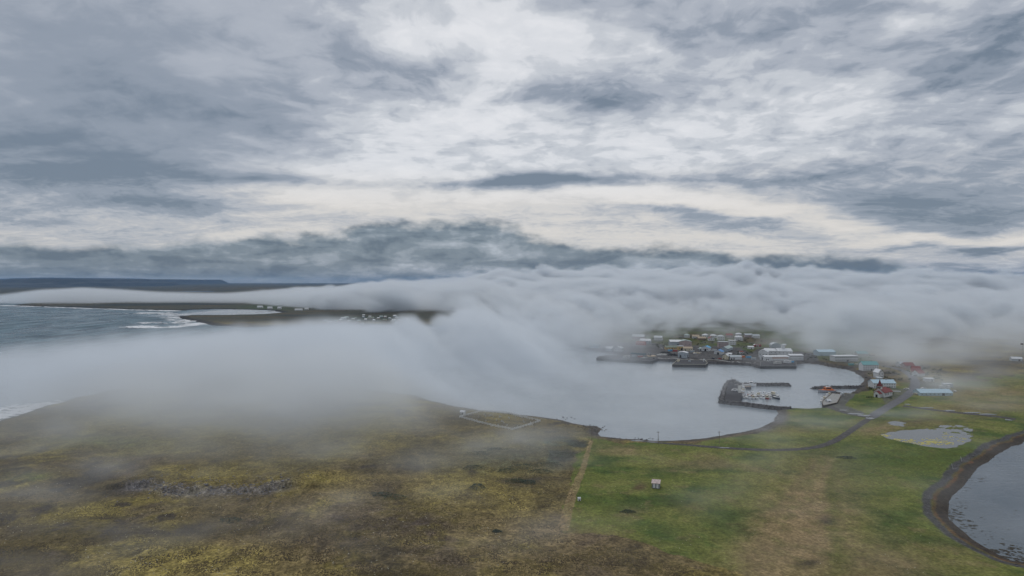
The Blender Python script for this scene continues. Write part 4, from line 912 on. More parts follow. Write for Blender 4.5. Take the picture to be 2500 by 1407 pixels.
BO = [(1829.5, 966, 0, 7.5, 2.7, 1.0, REDW, BOATW, 0, "far row first boat beside pontoon, dark red hull"), (1839, 966, .05, 7.5, 2.7, 1.1, HW, BOATW, 0, "far row second boat from the apron, white all over"), (1850, 966, -.04, 8, 2.8, 1.1, HW, CREAM, 1, "far row third boat, white hull and cream wheelhouse aft"), (1857.5, 966, 0, 8, 2.8, 1.1, HW, BOATW, 0, "far row fourth boat, white with wheelhouse amidships"), (1868, 966, .06, 7, 2.6, 1.0, HW, BOATW, 0, "far row fifth boat, short white one after a gap"), (1876.5, 966, -.05, 8, 2.9, 1.1, HW, BOATW, 1, "far row sixth boat, white with wheelhouse aft"), (1887, 966, 0, 9, 3.2, 1.3, NAVY, CREAM, 2, "far row bulky boat with cream deckhouse near pontoon tip"), (1894, 966.5, .1, 8, 2.6, 1.1, HW, BOATW, 0, "last boat of the far row at pontoon tip"),
      (1815.5, 972.5, pi, 6, 2.2, .8, HW, BOATW, 1, "small white boat alone by the near corner of the pontoon"), (1828, 974, pi + .05, 8.5, 3.0, 1.2, HW, BOATW, 0, "near row first big boat, white with high bow"), (1838, 974, pi - .04, 7, 2.6, 1.0, HW, CREAM, 0, "near row second boat, white hull cream wheelhouse"), (1846, 974, pi, 8, 2.8, 1.1, HW, BOATW, 1, "near row third boat, white with wheelhouse aft"), (1862, 974, pi + .06, 7.5, 2.6, 1.0, HW, BOATW, 0, "near row fourth boat after the gap, white"), (1871.5, 974, pi, 7.5, 2.7, 1.0, REDW, CREAM, 0, "near row fifth boat, red hull cream wheelhouse"), (1880, 973.5, pi - .08, 7, 2.5, 1.0, HW, BOATW, 2, "near row sixth boat, white with long deckhouse"), (1896, 974, pi + .12, 9, 3.0, 1.3, NAVY, BOATW, 0, "near row last boat at pontoon tip, dark hull")]
for (u, v, rz_, L_, Bm, D, hm, cm, stl, lab) in BO: boat(lab, u, v, rz_, L_, Bm, D, hm, GRAVE, cm, stl, G1)
for i, (u, v, lab) in enumerate([(1814.5, 946, "top boat of the four along the marina deck"), (1813.5, 950, "second boat from the top along the marina deck"), (1812.8, 956, "third boat from the top along the marina deck"), (1812, 962, "lowest boat of the four along the marina deck")]):
    boat(lab, u, v, -.06, 8.2 + .5 * (i % 2), 2.8, 1.2, HW, WOOD if i % 2 else GRAVE, BOATW if i != 2 else CREAM, (0, 1, 1, 0)[i], "boats tied along the marina deck")
boat("large white cutter with tall wheelhouse tied at the short dark jetty", 1829, 943.5, -pi / 2 - .1, 12, 3.8, 1.8, HW, GRAVE, BOATW, 0)
for i, (u, v, lab) in enumerate([(2007, 981.5, "lowest white boat along the slanting pier edge"), (2013, 975.5, "second white boat up the slanting pier edge"), (2019, 970.5, "third white boat up the slanting pier edge"), (2025, 965, "topmost white boat along the slanting pier edge")]):
    boat(lab, u, v, -.55, 7.2, 2.4, 1.1, HW, GRAVE, BOATW if i % 2 == 0 else CREAM, i % 2, "boats along the slanting pier edge")
rb = boat("orange rescue ship with grey hull moored off the small boat pier", 2018, 958.5, pi / 2 + .05, 14.5, 4.4, 1.9, paint("grey_hull_paint", (.34, .35, .38), .5), ORANGE, ORANGE, 2, top=ORANGE)
Geo().loft([[(-1.7, -6.2, 2.0), (1.7, -6.2, 2.0), (1.7, 3.4, 2.2), (-1.7, 3.4, 2.2)], [(-1.45, -5.4, 3.3), (1.45, -5.4, 3.3), (1.3, 2.4, 3.3), (-1.3, 2.4, 3.3)]]).build("deckhouse", ORANGE, rb)
Geo().loft([[(-1.2, -2.9, 4.7), (1.2, -2.9, 4.7), (1.2, .6, 4.7), (-1.2, .6, 4.7)], [(-1.0, -2.7, 5.7), (1.0, -2.7, 5.7), (1.0, .1, 5.7), (-1.0, .1, 5.7)]]).build("bridge", WHITEP, rb)
# a boat hauled out on the square pier, a crane hut
boat("pale open boat hauled out on the black-sided square pier", 1657, 882.5, -.5, 7, 2.4, 1.2, CREAM, TAN, CREAM, 1, z=3.7)
B_("hut", "white hut with round-looking top on the corner of square pier", "hut", 1719.5, 890, 2.0, 1.8, 2.6, 0, "hip", .8, "x", WHITEP, RWHITE, [], [("f", 0, .7, 1.8)], over=.1).location.z = 3.4
x, y = g2(1683, 883.5, 3.4); r = empty("crate_stack", (x, y, 3.4)); tag(r, "grey stack of fish crates on the square pier", "crates")
for i in range(3):
    for j in range(3): Geo().box(-1.5 + i * 1.0, -.55 + i * 1.0, -.6, .6, j * .55 + .01, j * .55 + .53).build("crate", GREYW, r)

# ---- poles and masts
def pole(label, u, v, h, cross=True, cat="pole", name="utility_pole", mat=None, z=None, group=None):
    p = at(u, v)
    if z is not None: p = Vector((*g2(u, v, z), z))
    r = empty(name, p); tag(r, label, cat, group)
    Geo().cyl(0, 0, -.8, h, .16, .10, 7).build("post", mat or WOOD, r)
    if cross:
        Geo().box(-.9, .9, -.07, .07, h - .55, h - .38).build("crossarm", mat or WOOD, r)
        for s in (-.75, 0, .75): Geo().cyl(s, 0, h - .38, h - .15, .05, .05, 5).build("insulator", WHITEP, r)
    return r
GP = "utility poles along the bay"
pole("utility pole in front of the graveyard fence", 1304, 1052, 8, group=GP); pole("utility pole where the tan verge meets the shore", 1445, 1077, 8, group=GP); pole("utility pole beside the lane in the middle of the bay", 1607, 1086, 8, group=GP); pole("utility pole near the puddle on the bay lane", 1756, 1083.5, 7.5, group=GP)
pole("thin dark mast rising out of the fog above the houses", 1795, 820, 16, False, "mast", "radio_mast", STEEL)
pole("dark beacon post on the marina's rock head", 1786, 928, 3.2, False, "post", "beacon_post", STEEL, z=4.2)
pole("dark beacon post on the low rock jetty", 2058, 945, 3.0, False, "post", "beacon_post", STEEL, z=2.6)
pole("thin lamp post on the small boat pier", 2038, 968, 8, False, "lamp post", "lamp_post", STEEL)
lp = pole("tall lamp mast at the far right of the misty hillside", 2497, 895, 26, False, "lamp mast", "lamp_mast", STEEL)
Geo().box(-2.2, .4, -.5, .5, 25.4, 26.6).build("lamp_head", DARK, lp)
for i, (u, v, lab) in enumerate([(2327, 1146, "leaning pale fence stake on the bank nearer the camera"), (2349, 1128, "leaning pale fence stake farther along the bay bank")]):
    r = pole(lab, u, v, 3.0, False, "stake", "fence_stake", GRAVE); r.rotation_euler = (0, math.radians(-16), 0)

# ---- vehicles
def vehicle(label, u, v, rz, body, kind="car", group=None, z=None):
    p = at(u, v)
    if z is not None: p = Vector((*g2(u, v, z), z))
    r = empty("parked_" + kind, p, rz); tag(r, label, kind, group)
    if kind == "car": L_, W_, h0, prof = 4.4, 1.8, .95, [(-2.2, .35), (2.2, .35), (2.2, .8), (1.3, .95), (.6, 1.5), (-1.5, 1.5), (-2.2, 1.0)]
    elif kind == "van": L_, W_, h0, prof = 5.2, 2.0, 1.2, [(-2.6, .35), (2.6, .35), (2.6, 1.1), (2.0, 1.3), (1.4, 2.1), (-2.6, 2.1)]
    else: L_, W_, h0, prof = 8.5, 2.5, 1.2, [(-4.2, .6), (4.2, .6), (4.2, 1.6), (4.0, 2.9), (2.2, 2.9), (2.1, 3.3), (-4.2, 3.3)]
    g = Geo(); g.extrude([(s, z_) for s, z_ in prof], "x", -W_ / 2, W_ / 2); bd = g.build("body", body, r); bd.rotation_euler = (0, 0, 0)
    for sx in (-1, 1):
        for sy in (-1, 1):
            g = Geo(); ring = lambda xx: [(xx, sy * L_ * .3 + .33 * math.cos(a), .33 + .33 * math.sin(a)) for a in np.linspace(0, 2 * pi, 9)[:-1]]
            g.loft([ring(sx * (W_ / 2 - .2)), ring(sx * (W_ / 2 + .02))]); g.build("wheel", TYRE, r)
        zt = prof[-2][1]
        Geo().box(sx * W_ / 2 - .02, sx * W_ / 2 + .02, -L_ * .25, L_ * .18, zt - .5, zt - .15).build("side_window", GLASS, r)
    return r
vehicle("white van parked on the marina apron", 1793.5, 955.5, 1.4, WHITEP, "van", z=2.45)
GV_ = "cars parked about the harbour yard"
for (u, v, a, m, lab) in [(1705, 853, .3, WHITEP, "white car left of the pale lean-to"), (1735, 858, 1.2, WHITEP, "white car behind the bright blue-roofed boathouse"), (1709, 863, 1.5, GRAVE, "pale car standing alone in front of the boathouse"), (1697, 864.5, 1.4, WHITEP, "white car right of the warehouse corner"), (1876, 883, 1.4, WHITEP, "white car at the left end of the fish factory front"), (1741, 876.5, .4, NAVY, "dark car left of the cream quay house"), (1757, 877.5, 1.2, REDW, "red car beside the cream quay house"), (1614, 852, 1.3, WHITEP, "white car at the left end of the ochre hall"), (2092, 891, 1.2, GRAVE, "pale car on the shore below the long white block"), (2213, 952, .7, GRAVE, "pale car by the road end of the churchyard wall"), (2254, 950, 1.4, WHITEP, "white car above the corner of the light blue shed"), (2328, 957, .5, WHITEP, "white car off the far end of the light blue shed"), (2235, 963.5, .2, CREAM, "cream car on the road verge left of the light blue shed")]:
    vehicle(lab, u, v, a, m, "car", GV_)
for (u, v, a, m, lab) in [(1922, 887.5, .9, WHITEP, "white truck on the fish factory quay"), (1898, 890, 1.5, GRAVE, "pale truck nearer the edge of fish factory quay"), (1530, 874.5, 1.5, GRAVE, "pale truck far out on the long foggy pier"), (2306, 949.5, 1.2, WHITEP, "white truck by the shed behind the light blue shed")]:
    vehicle(lab, u, v, a, m, "truck")
# ---- containers and tubs about the yard
for (u, v, a, m, lab) in [(1636, 857.5, .1, RBLUE, "blue container in front of the ochre hall's left end"), (1648, 858.5, .1, REDW, "red container in front of the ochre hall's middle"), (1690, 860.5, -.5, GREYW, "grey container below the cream house"), (1744, 857, -.5, WHITEP, "white container between the two blue roofs"), (1812, 873, .0, ORANGE, "orange container behind the long low white store"), (1828, 874, .2, RBLUE, "blue container left of the fish factory's end house"), (1840, 878, -.3, RGREY, "pale container nearest the fish factory's left corner"), (1548, 872, .2, GREYW, "grey container on the foggy pier"), (1563, 873.5, .1, REDW, "red container on the foggy pier near ice house"), (1932, 886, .1, RBLUE, "blue container by the fish factory office wing"), (2078, 892, .1, RTEAL, "teal container on the shore below the long white block")]:
    r = empty("shipping_container", at(u, v), a); tag(r, lab, "container", "containers about the harbour")
    Geo().box(-3.0, 3.0, -1.2, 1.2, .02, 2.5).build("box", m, r); Geo().box(-3.04, 3.04, -1.24, 1.24, 2.5, 2.6).build("roof_frame", STEEL, r); Geo().box(3.0, 3.06, -1.1, 1.1, .15, 2.4).build("door", GREYW, r)
# garden shrubbery between the houses
rg = np.random.RandomState(55); V, F = [], []
for (u0, u1, v0, v1, n) in [(1590, 1760, 826, 845, 46), (1640, 1720, 818, 832, 26), (1760, 1860, 824, 850, 44), (1800, 1840, 858, 868, 16), (1960, 2130, 864, 882, 40), (2110, 2200, 895, 945, 44), (2215, 2300, 895, 930, 40), (2120, 2180, 948, 975, 18), (1600, 1640, 838, 852, 16)]:
    for _ in range(n):
        p = at(rg.uniform(u0, u1), rg.uniform(v0, v1)); w = rg.uniform(1.2, 4.0)
        for _ in range(26):
            d_ = rg.normal(0, .45, 3) * np.array([w, w * .7, .8]); c = np.array(p) + d_ + np.array([0, 0, .9]); s_ = rg.uniform(.25, .6); t = rg.normal(size=3); t /= np.linalg.norm(t); q = np.cross(t, rg.normal(size=3)); q /= np.linalg.norm(q)
            k = len(V); V += [tuple(c + t * s_), tuple(c + q * s_ * .7), tuple(c - t * s_), tuple(c - q * s_ * .7)]; F.append((k, k + 1, k + 2, k + 3))
me = bpy.data.meshes.new("shrubbery"); me.from_pydata(V, [], F); me.materials.append(paint("garden_leaf", (.040, .058, .024), .9, .2, .4, 1.0)); tag(link("shrubbery", me), "dark garden shrubbery and rough growth between the town houses", None, kind="stuff")
# ---- heaps in the yard
def heap(name, label, cat, u, v, w, dp, h, mat, seed):
    p = at(u, v); rng = np.random.RandomState(seed); n = 90
    pts_ = []
    for _ in range(n):
        a, b2 = rng.uniform(-1, 1, 2); q = max(0, 1 - max(abs(a), abs(b2)))
        pts_.append((a * w / 2, b2 * dp / 2, h * min(1, q * 2.2) * rng.uniform(.5, 1)))
    o = rocks(name, pts_, rng.uniform(.6, 1.2, n), mat, None, seed); del o["kind"]; o.location = p
    return tag(o, label, cat)
heap("net_heap", "black heap of nets beside the grey-blue warehouse", "nets", 1641, 868, 13, 12, 2.0, BLACK, 21); heap("net_heap", "low black heap of nets near the basin wall", "nets", 1625, 862, 12, 10, 1.4, BLACK, 22); heap("timber_heap", "pale heap of scrap timber in front of boathouse", "scrap heap", 1700, 863, 9, 5, 1.0, TAN, 23); heap("timber_heap", "long pale heap of planks beside the black nets", "scrap heap", 1618, 867, 14, 4, 1.0, GRAVE, 24)

# ---- far village across the fjord, farms, headland
random.seed(5)
FV = [(838, 779, 16), (862, 781, 10), (868, 778, 9), (832, 784, 9), (846, 776.5, 12), (853, 786, 9), (886, 776.5, 7), (903, 779, 17), (893, 782, 8), (876, 786, 10), (888, 771.5, 8), (902, 775, 9), (908, 778, 10), (923, 779, 8), (930, 775, 10), (940, 776, 8), (950, 779, 7), (938, 783, 11), (963, 774, 10), (969, 777.5, 10), (962, 783.5, 13), (974, 785, 10), (985, 781.5, 9), (991, 780.5, 9), (996, 783.5, 9), (956, 787, 9), (966, 790, 8), (990, 788, 10), (912, 783.5, 7), (820, 786, 9), (795, 786, 9), (806, 789, 10), (884, 792, 6)]
for i, (u, v, wpx) in enumerate(FV):
    hw = wpx * mpp(v) * .72
    B_("village_house", "small pale house in the far village across the fjord", "house", u, v, hw, 7, 2.2 + .8 * (i % 3 == 0), random.uniform(-25, 25), "gable", 1.5, "x", (WHITEP, TAN, GREYW, PINK)[i % 4], (RGREY, RGREY, RMOSS, RWHITE, RPALE)[i % 5], [("f", 1, 2, 1.4, 1.2)], group="houses of the far village")
for (u, v, w, lab) in [(634, 752.5, 20, "white farm with side wings, leftmost above the lagoon"), (658, 755, 17, "middle white farmhouse above the lagoon"), (681.5, 755, 13, "rightmost white farmhouse above the lagoon")]:
    B_("farmhouse", lab, "farmhouse", u, v, w, 9, 5.5, 0, "gable", 3, "x", WHITEP, RWHITE, [("f", 1, 3, 1.6, 1.4)])
for i, (u, v) in enumerate([(724, 758.5), (733, 758.5), (748, 756.5), (86, 717.5), (98, 717)]):
    B_("farm_shed", ["leftmost of three tiny pale farm sheds right of the lagoon", "middle one of three tiny pale farm sheds right of the lagoon", "rightmost of three tiny pale farm sheds right of the lagoon", "left one of two white farm specks under the blue mountain", "right one of two white farm specks under the blue mountain"][i], "farm", u, v, 14 if i < 3 else 30, 8, 4 if i < 3 else 9, 0, "gable", 2, "x", WHITEP, RWHITE, group="far farm buildings " + ("past the lagoon" if i < 3 else "under the mountain"))

# ---- stones, outcrop and shrubs
rng = np.random.RandomState(9)
pts_, sz = [], []
sl = dense(STEP, .55)
for x, y in sl:
    for _ in range(2):
        q = (x + rng.normal(0, 1.6), y + rng.normal(.8, 3.0))
        if float(fbm2(np.array([x / 9.0]), np.array([y / 9.0]), 2)[0]) > -.25: pts_.append(q); sz.append(rng.uniform(.2, .85) ** 1.3)
for _ in range(260):
    x, y = sl[rng.randint(len(sl))]; pts_.append((x + rng.normal(0, 14), y + rng.normal(8, 10))); sz.append(rng.uniform(.15, .5))
P_ = np.array(pts_); z = ground_z(P_[:, 0], P_[:, 1])
o = rocks("outcrop_rocks", np.column_stack([P_, z]), sz, STONE2, None, 12); tag(o, "long broken row of grey rocks on the brown moor", None, kind="stuff")
u = rng.uniform(-20, 1400, 1500); v = 1120 + 300 * rng.uniform(0, 1, 1500) ** .8
P_ = np.array([g2(a, b2, 4) for a, b2 in zip(u, v)]); keep = fbm2(P_[:, 0] / 30, P_[:, 1] / 30, 3) > .05; P_ = P_[keep]
o = rocks("moor_stones", np.column_stack([P_, ground_z(P_[:, 0], P_[:, 1])]), rng.uniform(.10, .28, len(P_)), paint("pale_lichen_stone", (.42, .39, .30), .9, .2, .3), None, 13); tag(o, "pale stones strewn over the moor", None, kind="stuff")
u = rng.uniform(1380, 2280, 700); v = 1085 + 320 * rng.uniform(0, 1, 700) ** .9
P_ = np.array([g2(a, b2, ZL) for a, b2 in zip(u, v)]); keep = (fbm2(P_[:, 0] / 22, P_[:, 1] / 22, 3) > .1) & (coast_sd(P_[:, 0], P_[:, 1]) > 14); P_ = P_[keep]
o = rocks("field_stones", np.column_stack([P_, ground_z(P_[:, 0], P_[:, 1])]), rng.uniform(.06, .18, len(P_)), _mats["pale_lichen_stone"], None, 19); tag(o, "small pale stones and tufts scattered over the green field", None, kind="stuff")
bl_ = dense(bay2, 1.0); pts_, sz = [], []
for x, y in bl_:
    if y > 520 or y < 60 or x > 420: continue
    for _ in range(3):
        q = rng.normal(0, 10); a = rng.uniform(0, 6.28); r_ = rng.uniform(0, 11); pts_.append((x + math.cos(a) * r_, y + math.sin(a) * r_)); sz.append(rng.uniform(.12, .5))
P_ = np.array(pts_); sdp = coast_sd(P_[:, 0], P_[:, 1]); k = ((sdp > 5.5) & (sdp < 9.8)) | ((sdp < 1) & (rng.uniform(0, 1, len(P_)) < .13) & (sdp > -9)); P_ = P_[k]; s_ = np.array(sz)[k]
zz = np.maximum(ground_z(P_[:, 0], P_[:, 1]), -.05)
o = rocks("shore_stones", np.column_stack([P_, zz]), s_, STONE, None, 14); tag(o, "dark stones along the curved bay shore", None, kind="stuff")
for (u, v, n_, su, sv, nm, lb) in [(1440, 1048, 60, 16, 5, "shore_rocks", "dark rocks at the point on the inner bay"), (1385, 1022, 16, 12, 2.0, "shore_rocks", "dark rocks awash off the graveyard shore"), (1530, 1072, 40, 45, 1.8, "shore_rocks", "dark stones at the head of the inner bay")]:
    P_ = np.array([g2(u + rng.normal(0, su), v + rng.normal(0, sv)) for _ in range(n_)])
    o = rocks(nm, np.column_stack([P_, np.maximum(ground_z(P_[:, 0], P_[:, 1]), 0)]), rng.uniform(.2, .65, n_), STONE, None, 15 + n_); tag(o, lb, None, kind="stuff")
# grass tussocks of the moor: small ragged cones
rg = np.random.RandomState(77); N_ = 52000
u = rg.uniform(-60, 1760, N_); v = 1090 + 340 * rg.uniform(0, 1, N_) ** .7
yv = (HC - 4) * FPX / (v - VH); xv = (u - UC) / FPX * yv
k = (fbm2(xv / 14, yv / 14, 3) > -.12) & ~((u > np.interp(v, [1075, 1295, 1340, 1420], [1440, 1370, 1560, 1800])))
xv, yv = xv[k], yv[k]; zv = ground_z(xv, yv); n_ = len(xv)
s_ = rg.uniform(.16, .42, n_); hh = s_ * rg.uniform(.55, 1.1, n_); a0 = rg.uniform(0, 6.28, n_)
V = np.zeros((n_, 6, 3)); F = np.zeros((n_, 5, 3), int)
for j in range(5):
    rr = s_ * rg.uniform(.7, 1.2, n_); V[:, j] = np.stack([xv + np.cos(a0 + j * 1.2566) * rr, yv + np.sin(a0 + j * 1.2566) * rr, zv - .06], 1)
    F[:, j] = np.stack([np.arange(n_) * 6 + j, np.arange(n_) * 6 + (j + 1) % 5, np.arange(n_) * 6 + 5], 1)
V[:, 5] = np.stack([xv + rg.normal(0, .08, n_), yv + rg.normal(0, .08, n_), zv + hh], 1)
tm, b = material("tussock_grass"); pos = objpos()
q = noise(pos, .12, 4.0, .6); q2 = noise(pos, 1.7, 2.0, .5)
c = mix(smooth(q, .38, .6), (.048, .034, .018), (.125, .098, .034)); c = mix(smooth(q2, .5, .75), c, (.080, .060, .031)); S.put(b.inputs["Base Color"], c); b.inputs["Roughness"].default_value = .95
o = mesh_obj("grass_tussocks", V.reshape(-1, 3), F.reshape(-1, 3), tm); tag(o, "brown and straw-coloured grass tussocks all over the moor", None, kind="stuff")
SHRUB = [paint("willow_leaf", (.075, .098, .075), .8, .2, .35, 2.0), paint("birch_leaf", (.085, .105, .065), .8, .2, .35, 2.0)]
def shrub_mesh(seed, w, dp, h):
    rg = np.random.RandomState(seed); V, F = [], []
    n = 520
    for i in range(n):
        a, r_ = rg.uniform(0, 6.28), math.sqrt(rg.uniform(0, 1)); x, y = math.cos(a) * r_ * w / 2 * (1 + .25 * math.sin(3 * a + seed)), math.sin(a) * r_ * dp / 2
        z = h * (1 - r_ ** 2) * rg.uniform(.35, 1.0) + .15; s = rg.uniform(.12, .30)
        nn = rg.normal(size=3); nn[2] = abs(nn[2]) + .4; nn /= np.linalg.norm(nn); t = np.cross(nn, rg.normal(size=3)); t /= np.linalg.norm(t); b2 = np.cross(nn, t)
        k = len(V); c = np.array((x, y, z)); V += [tuple(c + t * s), tuple(c + b2 * s * .6), tuple(c - t * s), tuple(c - b2 * s * .6)]; F.append((k, k + 1, k + 2, k + 3))
    me = bpy.data.meshes.new("foliage"); me.from_pydata(V, [], F); return me
for i, (u, v, w, dp, lab) in enumerate([(560, 1272, 9, 6, "dark round willow bush below the rock row"), (1155, 1142, 9, 7, "round blue-green bush at the top of the dark gully"), (1165, 1190, 6, 8, "narrow dark bush lower in the gully"), (1262, 1175, 8, 5, "flat dark bush at the left end of dark heath strip"), (1290, 1178, 7, 5, "dark bush beside the flat one on the heath strip"), (1175, 1108, 12, 6, "wide grey-green bush left of the bush belt"), (1210, 1098, 11, 5, "flat grey-green bush above the wide one"), (1240, 1150, 10, 6, "blue-green bush below the misty bush belt"), (1275, 1140, 13, 8, "broad bush in the middle of the misty belt"), (1320, 1152, 11, 6, "bush at the right foot of the misty belt"), (1345, 1135, 12, 7, "bush near the tan verge in the misty belt"), (1375, 1112, 13, 8, "dark bush nearest the tan verge"), (930, 1208, 8, 5, "small bush above the plum-coloured patch"), (960, 1215, 9, 6, "larger bush above the plum-coloured patch"), (1212, 1298, 3, 2, "tiny dark bush alone on the tan moor"), (1533, 1250, 5, 3, "small dark green bush in the field below the shed"), (2068, 1118, 8, 4, "dark green bush in the field below the lane")]):
    r = empty("shrub", at(u, v)); tag(r, lab, "bush")
    me = shrub_mesh(i + 1, w * 1.25, dp * 1.3, .5 + .04 * w); me.materials.append(SHRUB[i % 2]); link("foliage", me, r)
    for k in range(3): Geo().cyl(random.uniform(-w, w) * .15, random.uniform(-dp, dp) * .15, -.2, .45, .06, .03, 5).build("stem", WOOD, r)

# ---- seaweed in the bay, algae on the pond
def patches(name, label, mat, spots, z, seed):
    rg = np.random.RandomState(seed); V, F = [], []
    for (u, v, su, sv, n, s0, s1) in spots:
        for _ in range(n):
            x, y = g2(u + rg.normal(0, su), v + rg.normal(0, sv), z); s = rg.uniform(s0, s1); k = len(V); m = 8; zz = z + rg.uniform(.004, .03)
            for j in range(m):
                a = 2 * math.pi * j / m; r_ = s * rg.uniform(.5, 1.15); V.append((x + math.cos(a) * r_ * 1.5, y + math.sin(a) * r_, zz))
            F.append(tuple(range(k, k + m)))
    me = bpy.data.meshes.new(name); me.from_pydata(V, [], F); me.materials.append(mat); return tag(link(name, me), label, None, kind="stuff")
patches("seaweed", "dark seaweed patches floating in the right-hand bay", paint("kelp", (.040, .036, .026), .8, .2, .3), [(2332, 1262, 14, 14, 60, .25, .9), (2345, 1235, 12, 12, 18, .2, .5), (2360, 1188, 14, 10, 14, .2, .6), (2395, 1170, 4, 3, 5, .4, .8), (2470, 1350, 14, 9, 40, .3, .9), (2490, 1370, 12, 6, 26, .3, .9), (2350, 1290, 20, 5, 26, .3, .8), (2430, 1345, 24, 6, 30, .3, .8), (2405, 1312, 20, 14, 12, .2, .5), (2455, 1285, 40, 25, 10, .2, .5)], .0, 41)
patches("algae", "yellow algae along the near edge of the pond", paint("yellow_algae", (.42, .38, .12), .8, .2, .2), [(2160, 1063, 7, 2, 26, .3, .8), (2190, 1074, 9, 1.8, 30, .3, .9), (2222, 1077, 12, 2.4, 40, .3, .9), (2275, 1079, 16, 3, 55, .4, 1.2), (2310, 1082, 10, 2, 26, .3, .9), (2330, 1070, 22, 5, 30, .3, .9), (2308, 1058, 5, 2, 10, .3, .7), (2240, 1084, 20, 1.5, 26, .3, .8)], ZL - .03, 42)

# ---- breakers on the open shores
foam_m, b = material("sea_foam"); b.inputs["Base Color"].default_value = (.78, .80, .82, 1); b.inputs["Roughness"].default_value = .9
rng = np.random.RandomState(31); V, F = [], []
def foam(pts, n, spread, size, z=.12):
    c = smoothline([g2(u, v) for u, v in pts], 2)
    for _ in range(n):
        i = rng.randint(len(c) - 1); t = rng.uniform(); p = c[i] * (1 - t) + c[i + 1] * t; q = p + rng.normal(0, spread, 2) * np.array([1.0, 1.0])
        s = size * rng.uniform(.3, 1.2); k = len(V); m = 7
        for j in range(m):
            a = 2 * pi * j / m; rr = s * rng.uniform(.45, 1.1); V.append((q[0] + math.cos(a) * rr * 1.9, q[1] + math.sin(a) * rr * .8, z + rng.uniform(0, .3)))
        F.append(tuple(range(k, k + m)))
foam([(0, 746.5), (30, 747), (110, 750), (200, 753), (300, 756.5), (430, 759.5)], 420, 14, 9); foam([(350, 765), (400, 764), (430, 770), (480, 789), (430, 775)], 260, 20, 9); foam([(338, 797), (345, 800), (400, 801), (470, 794), (500, 790)], 260, 12, 8); foam([(345, 788), (420, 789), (480, 790)], 80, 12, 6)
foam([(-60, 1035), (0, 1018), (40, 1008), (80, 997), (110, 988)], 420, 5.5, 2.4); foam([(-40, 1012), (10, 1000), (60, 990)], 160, 5, 1.8)
me = bpy.data.meshes.new("foam"); me.from_pydata(V, [], F); me.materials.append(foam_m); o = link("foam", me); tag(o, "white breakers along the rocky headlands", None, kind="stuff")

# ---- blue table mountains on the far left
mm, b = material("mountain_rock"); pos = objpos()
b.inputs["Roughness"].default_value = .95
c = mix(smooth(noise(vmath("MULTIPLY", pos, (.004, .004, .02)), 1.0, 6.0, .65), .35, .65), (.010, .016, .022), (.036, .046, .050)); S.put(b.inputs["Base Color"], c)
def mountain(label, prof, y0, y1, yt, seed):
    us = np.linspace(prof[0][0], prof[-1][0], 220); top_v = np.interp(us, [p[0] for p in prof], [p[1] for p in prof])
    yy = np.concatenate([np.linspace(y0, yt, 40), np.linspace(yt, y1, 8)[1:]])
    U, Yg = np.meshgrid(us, yy); X = (U - UC) / FPX * yt * (1 + 0 * Yg) 
    H = HC + (VH - top_v)[None] / FPX * yt
    t = (Yg - y0) / (yt - y0)
    gl = fbm2(X / 700 + seed, Yg / 2500, 5)
    prof_h = np.where(t < .75, .58 * sstep(0, .95, t + .12 * gl), 0) + np.where(t >= .75, .58 * sstep(0, .95, t + .12 * gl) + .42 * sstep(.80, .93, t + .06 * gl), 0)
    Zm = -20 + (H + 20) * np.clip(prof_h, 0, 1)
    e = np.minimum(sstep(0, .03, (U - us[0]) / (us[-1] - us[0])), sstep(1, .96, (U - us[0]) / (us[-1] - us[0])))
    Zm = -20 + (Zm + 20) * e
    r_, c_ = U.shape; id_ = np.arange(r_ * c_).reshape(r_, c_)
    o = mesh_obj("mountain", np.stack([X, Yg, Zm], -1).reshape(-1, 3), np.stack([id_[:-1, :-1], id_[:-1, 1:], id_[1:, 1:], id_[1:, :-1]], -1).reshape(-1, 4), mm, smoothed=True)
    return tag(o, label, None, kind="structure")
mountain("dark blue table mountain at the far left with steep edge", [(-500, 684), (-100, 684), (0, 686), (40, 683), (75, 681), (140, 681), (195, 681), (206, 683), (214, 688), (260, 693)], 8200, 15500, 12500, 3)
mountain("lower blue mountain right of the table mountain", [(150, 686), (250, 685.5), (310, 684), (330, 682), (360, 682.5), (398, 682), (408, 686), (420, 692), (440, 696)], 13000, 21000, 17500, 8)
mountain("long pale snow-flecked ridge behind the table mountain", [(-700, 684), (0, 682), (60, 679.5), (130, 678), (190, 679), (260, 683), (340, 688)], 19000, 27000, 23000, 5)
sm_, b = material("snow_patch"); b.inputs["Base Color"].default_value = (.85, .87, .9, 1)
for (u, v, w, yy, lab) in [(92, 680.6, 7, 22950, "small snow patch on the left of the far ridge"), (125, 680.2, 10, 22950, "middle snow patch on the far ridge"), (151, 680.0, 12, 22950, "long snow patch on the right of the far ridge"), (352, 684.3, 5, 17000, "snow patch on the lower blue mountain")]:
    x = (u - UC) / FPX * yy; z = HC + (VH - v) / FPX * yy; hw = w / FPX * yy / 2
    o = mesh_obj("snow_patch", [(x - hw, yy - 60, z - 9), (x + hw, yy - 60, z - 7), (x + hw * .8, yy + 40, z + 9), (x - hw * .6, yy + 40, z + 7)], [(0, 1, 2, 3)], sm_); tag(o, lab, None, kind="stuff")

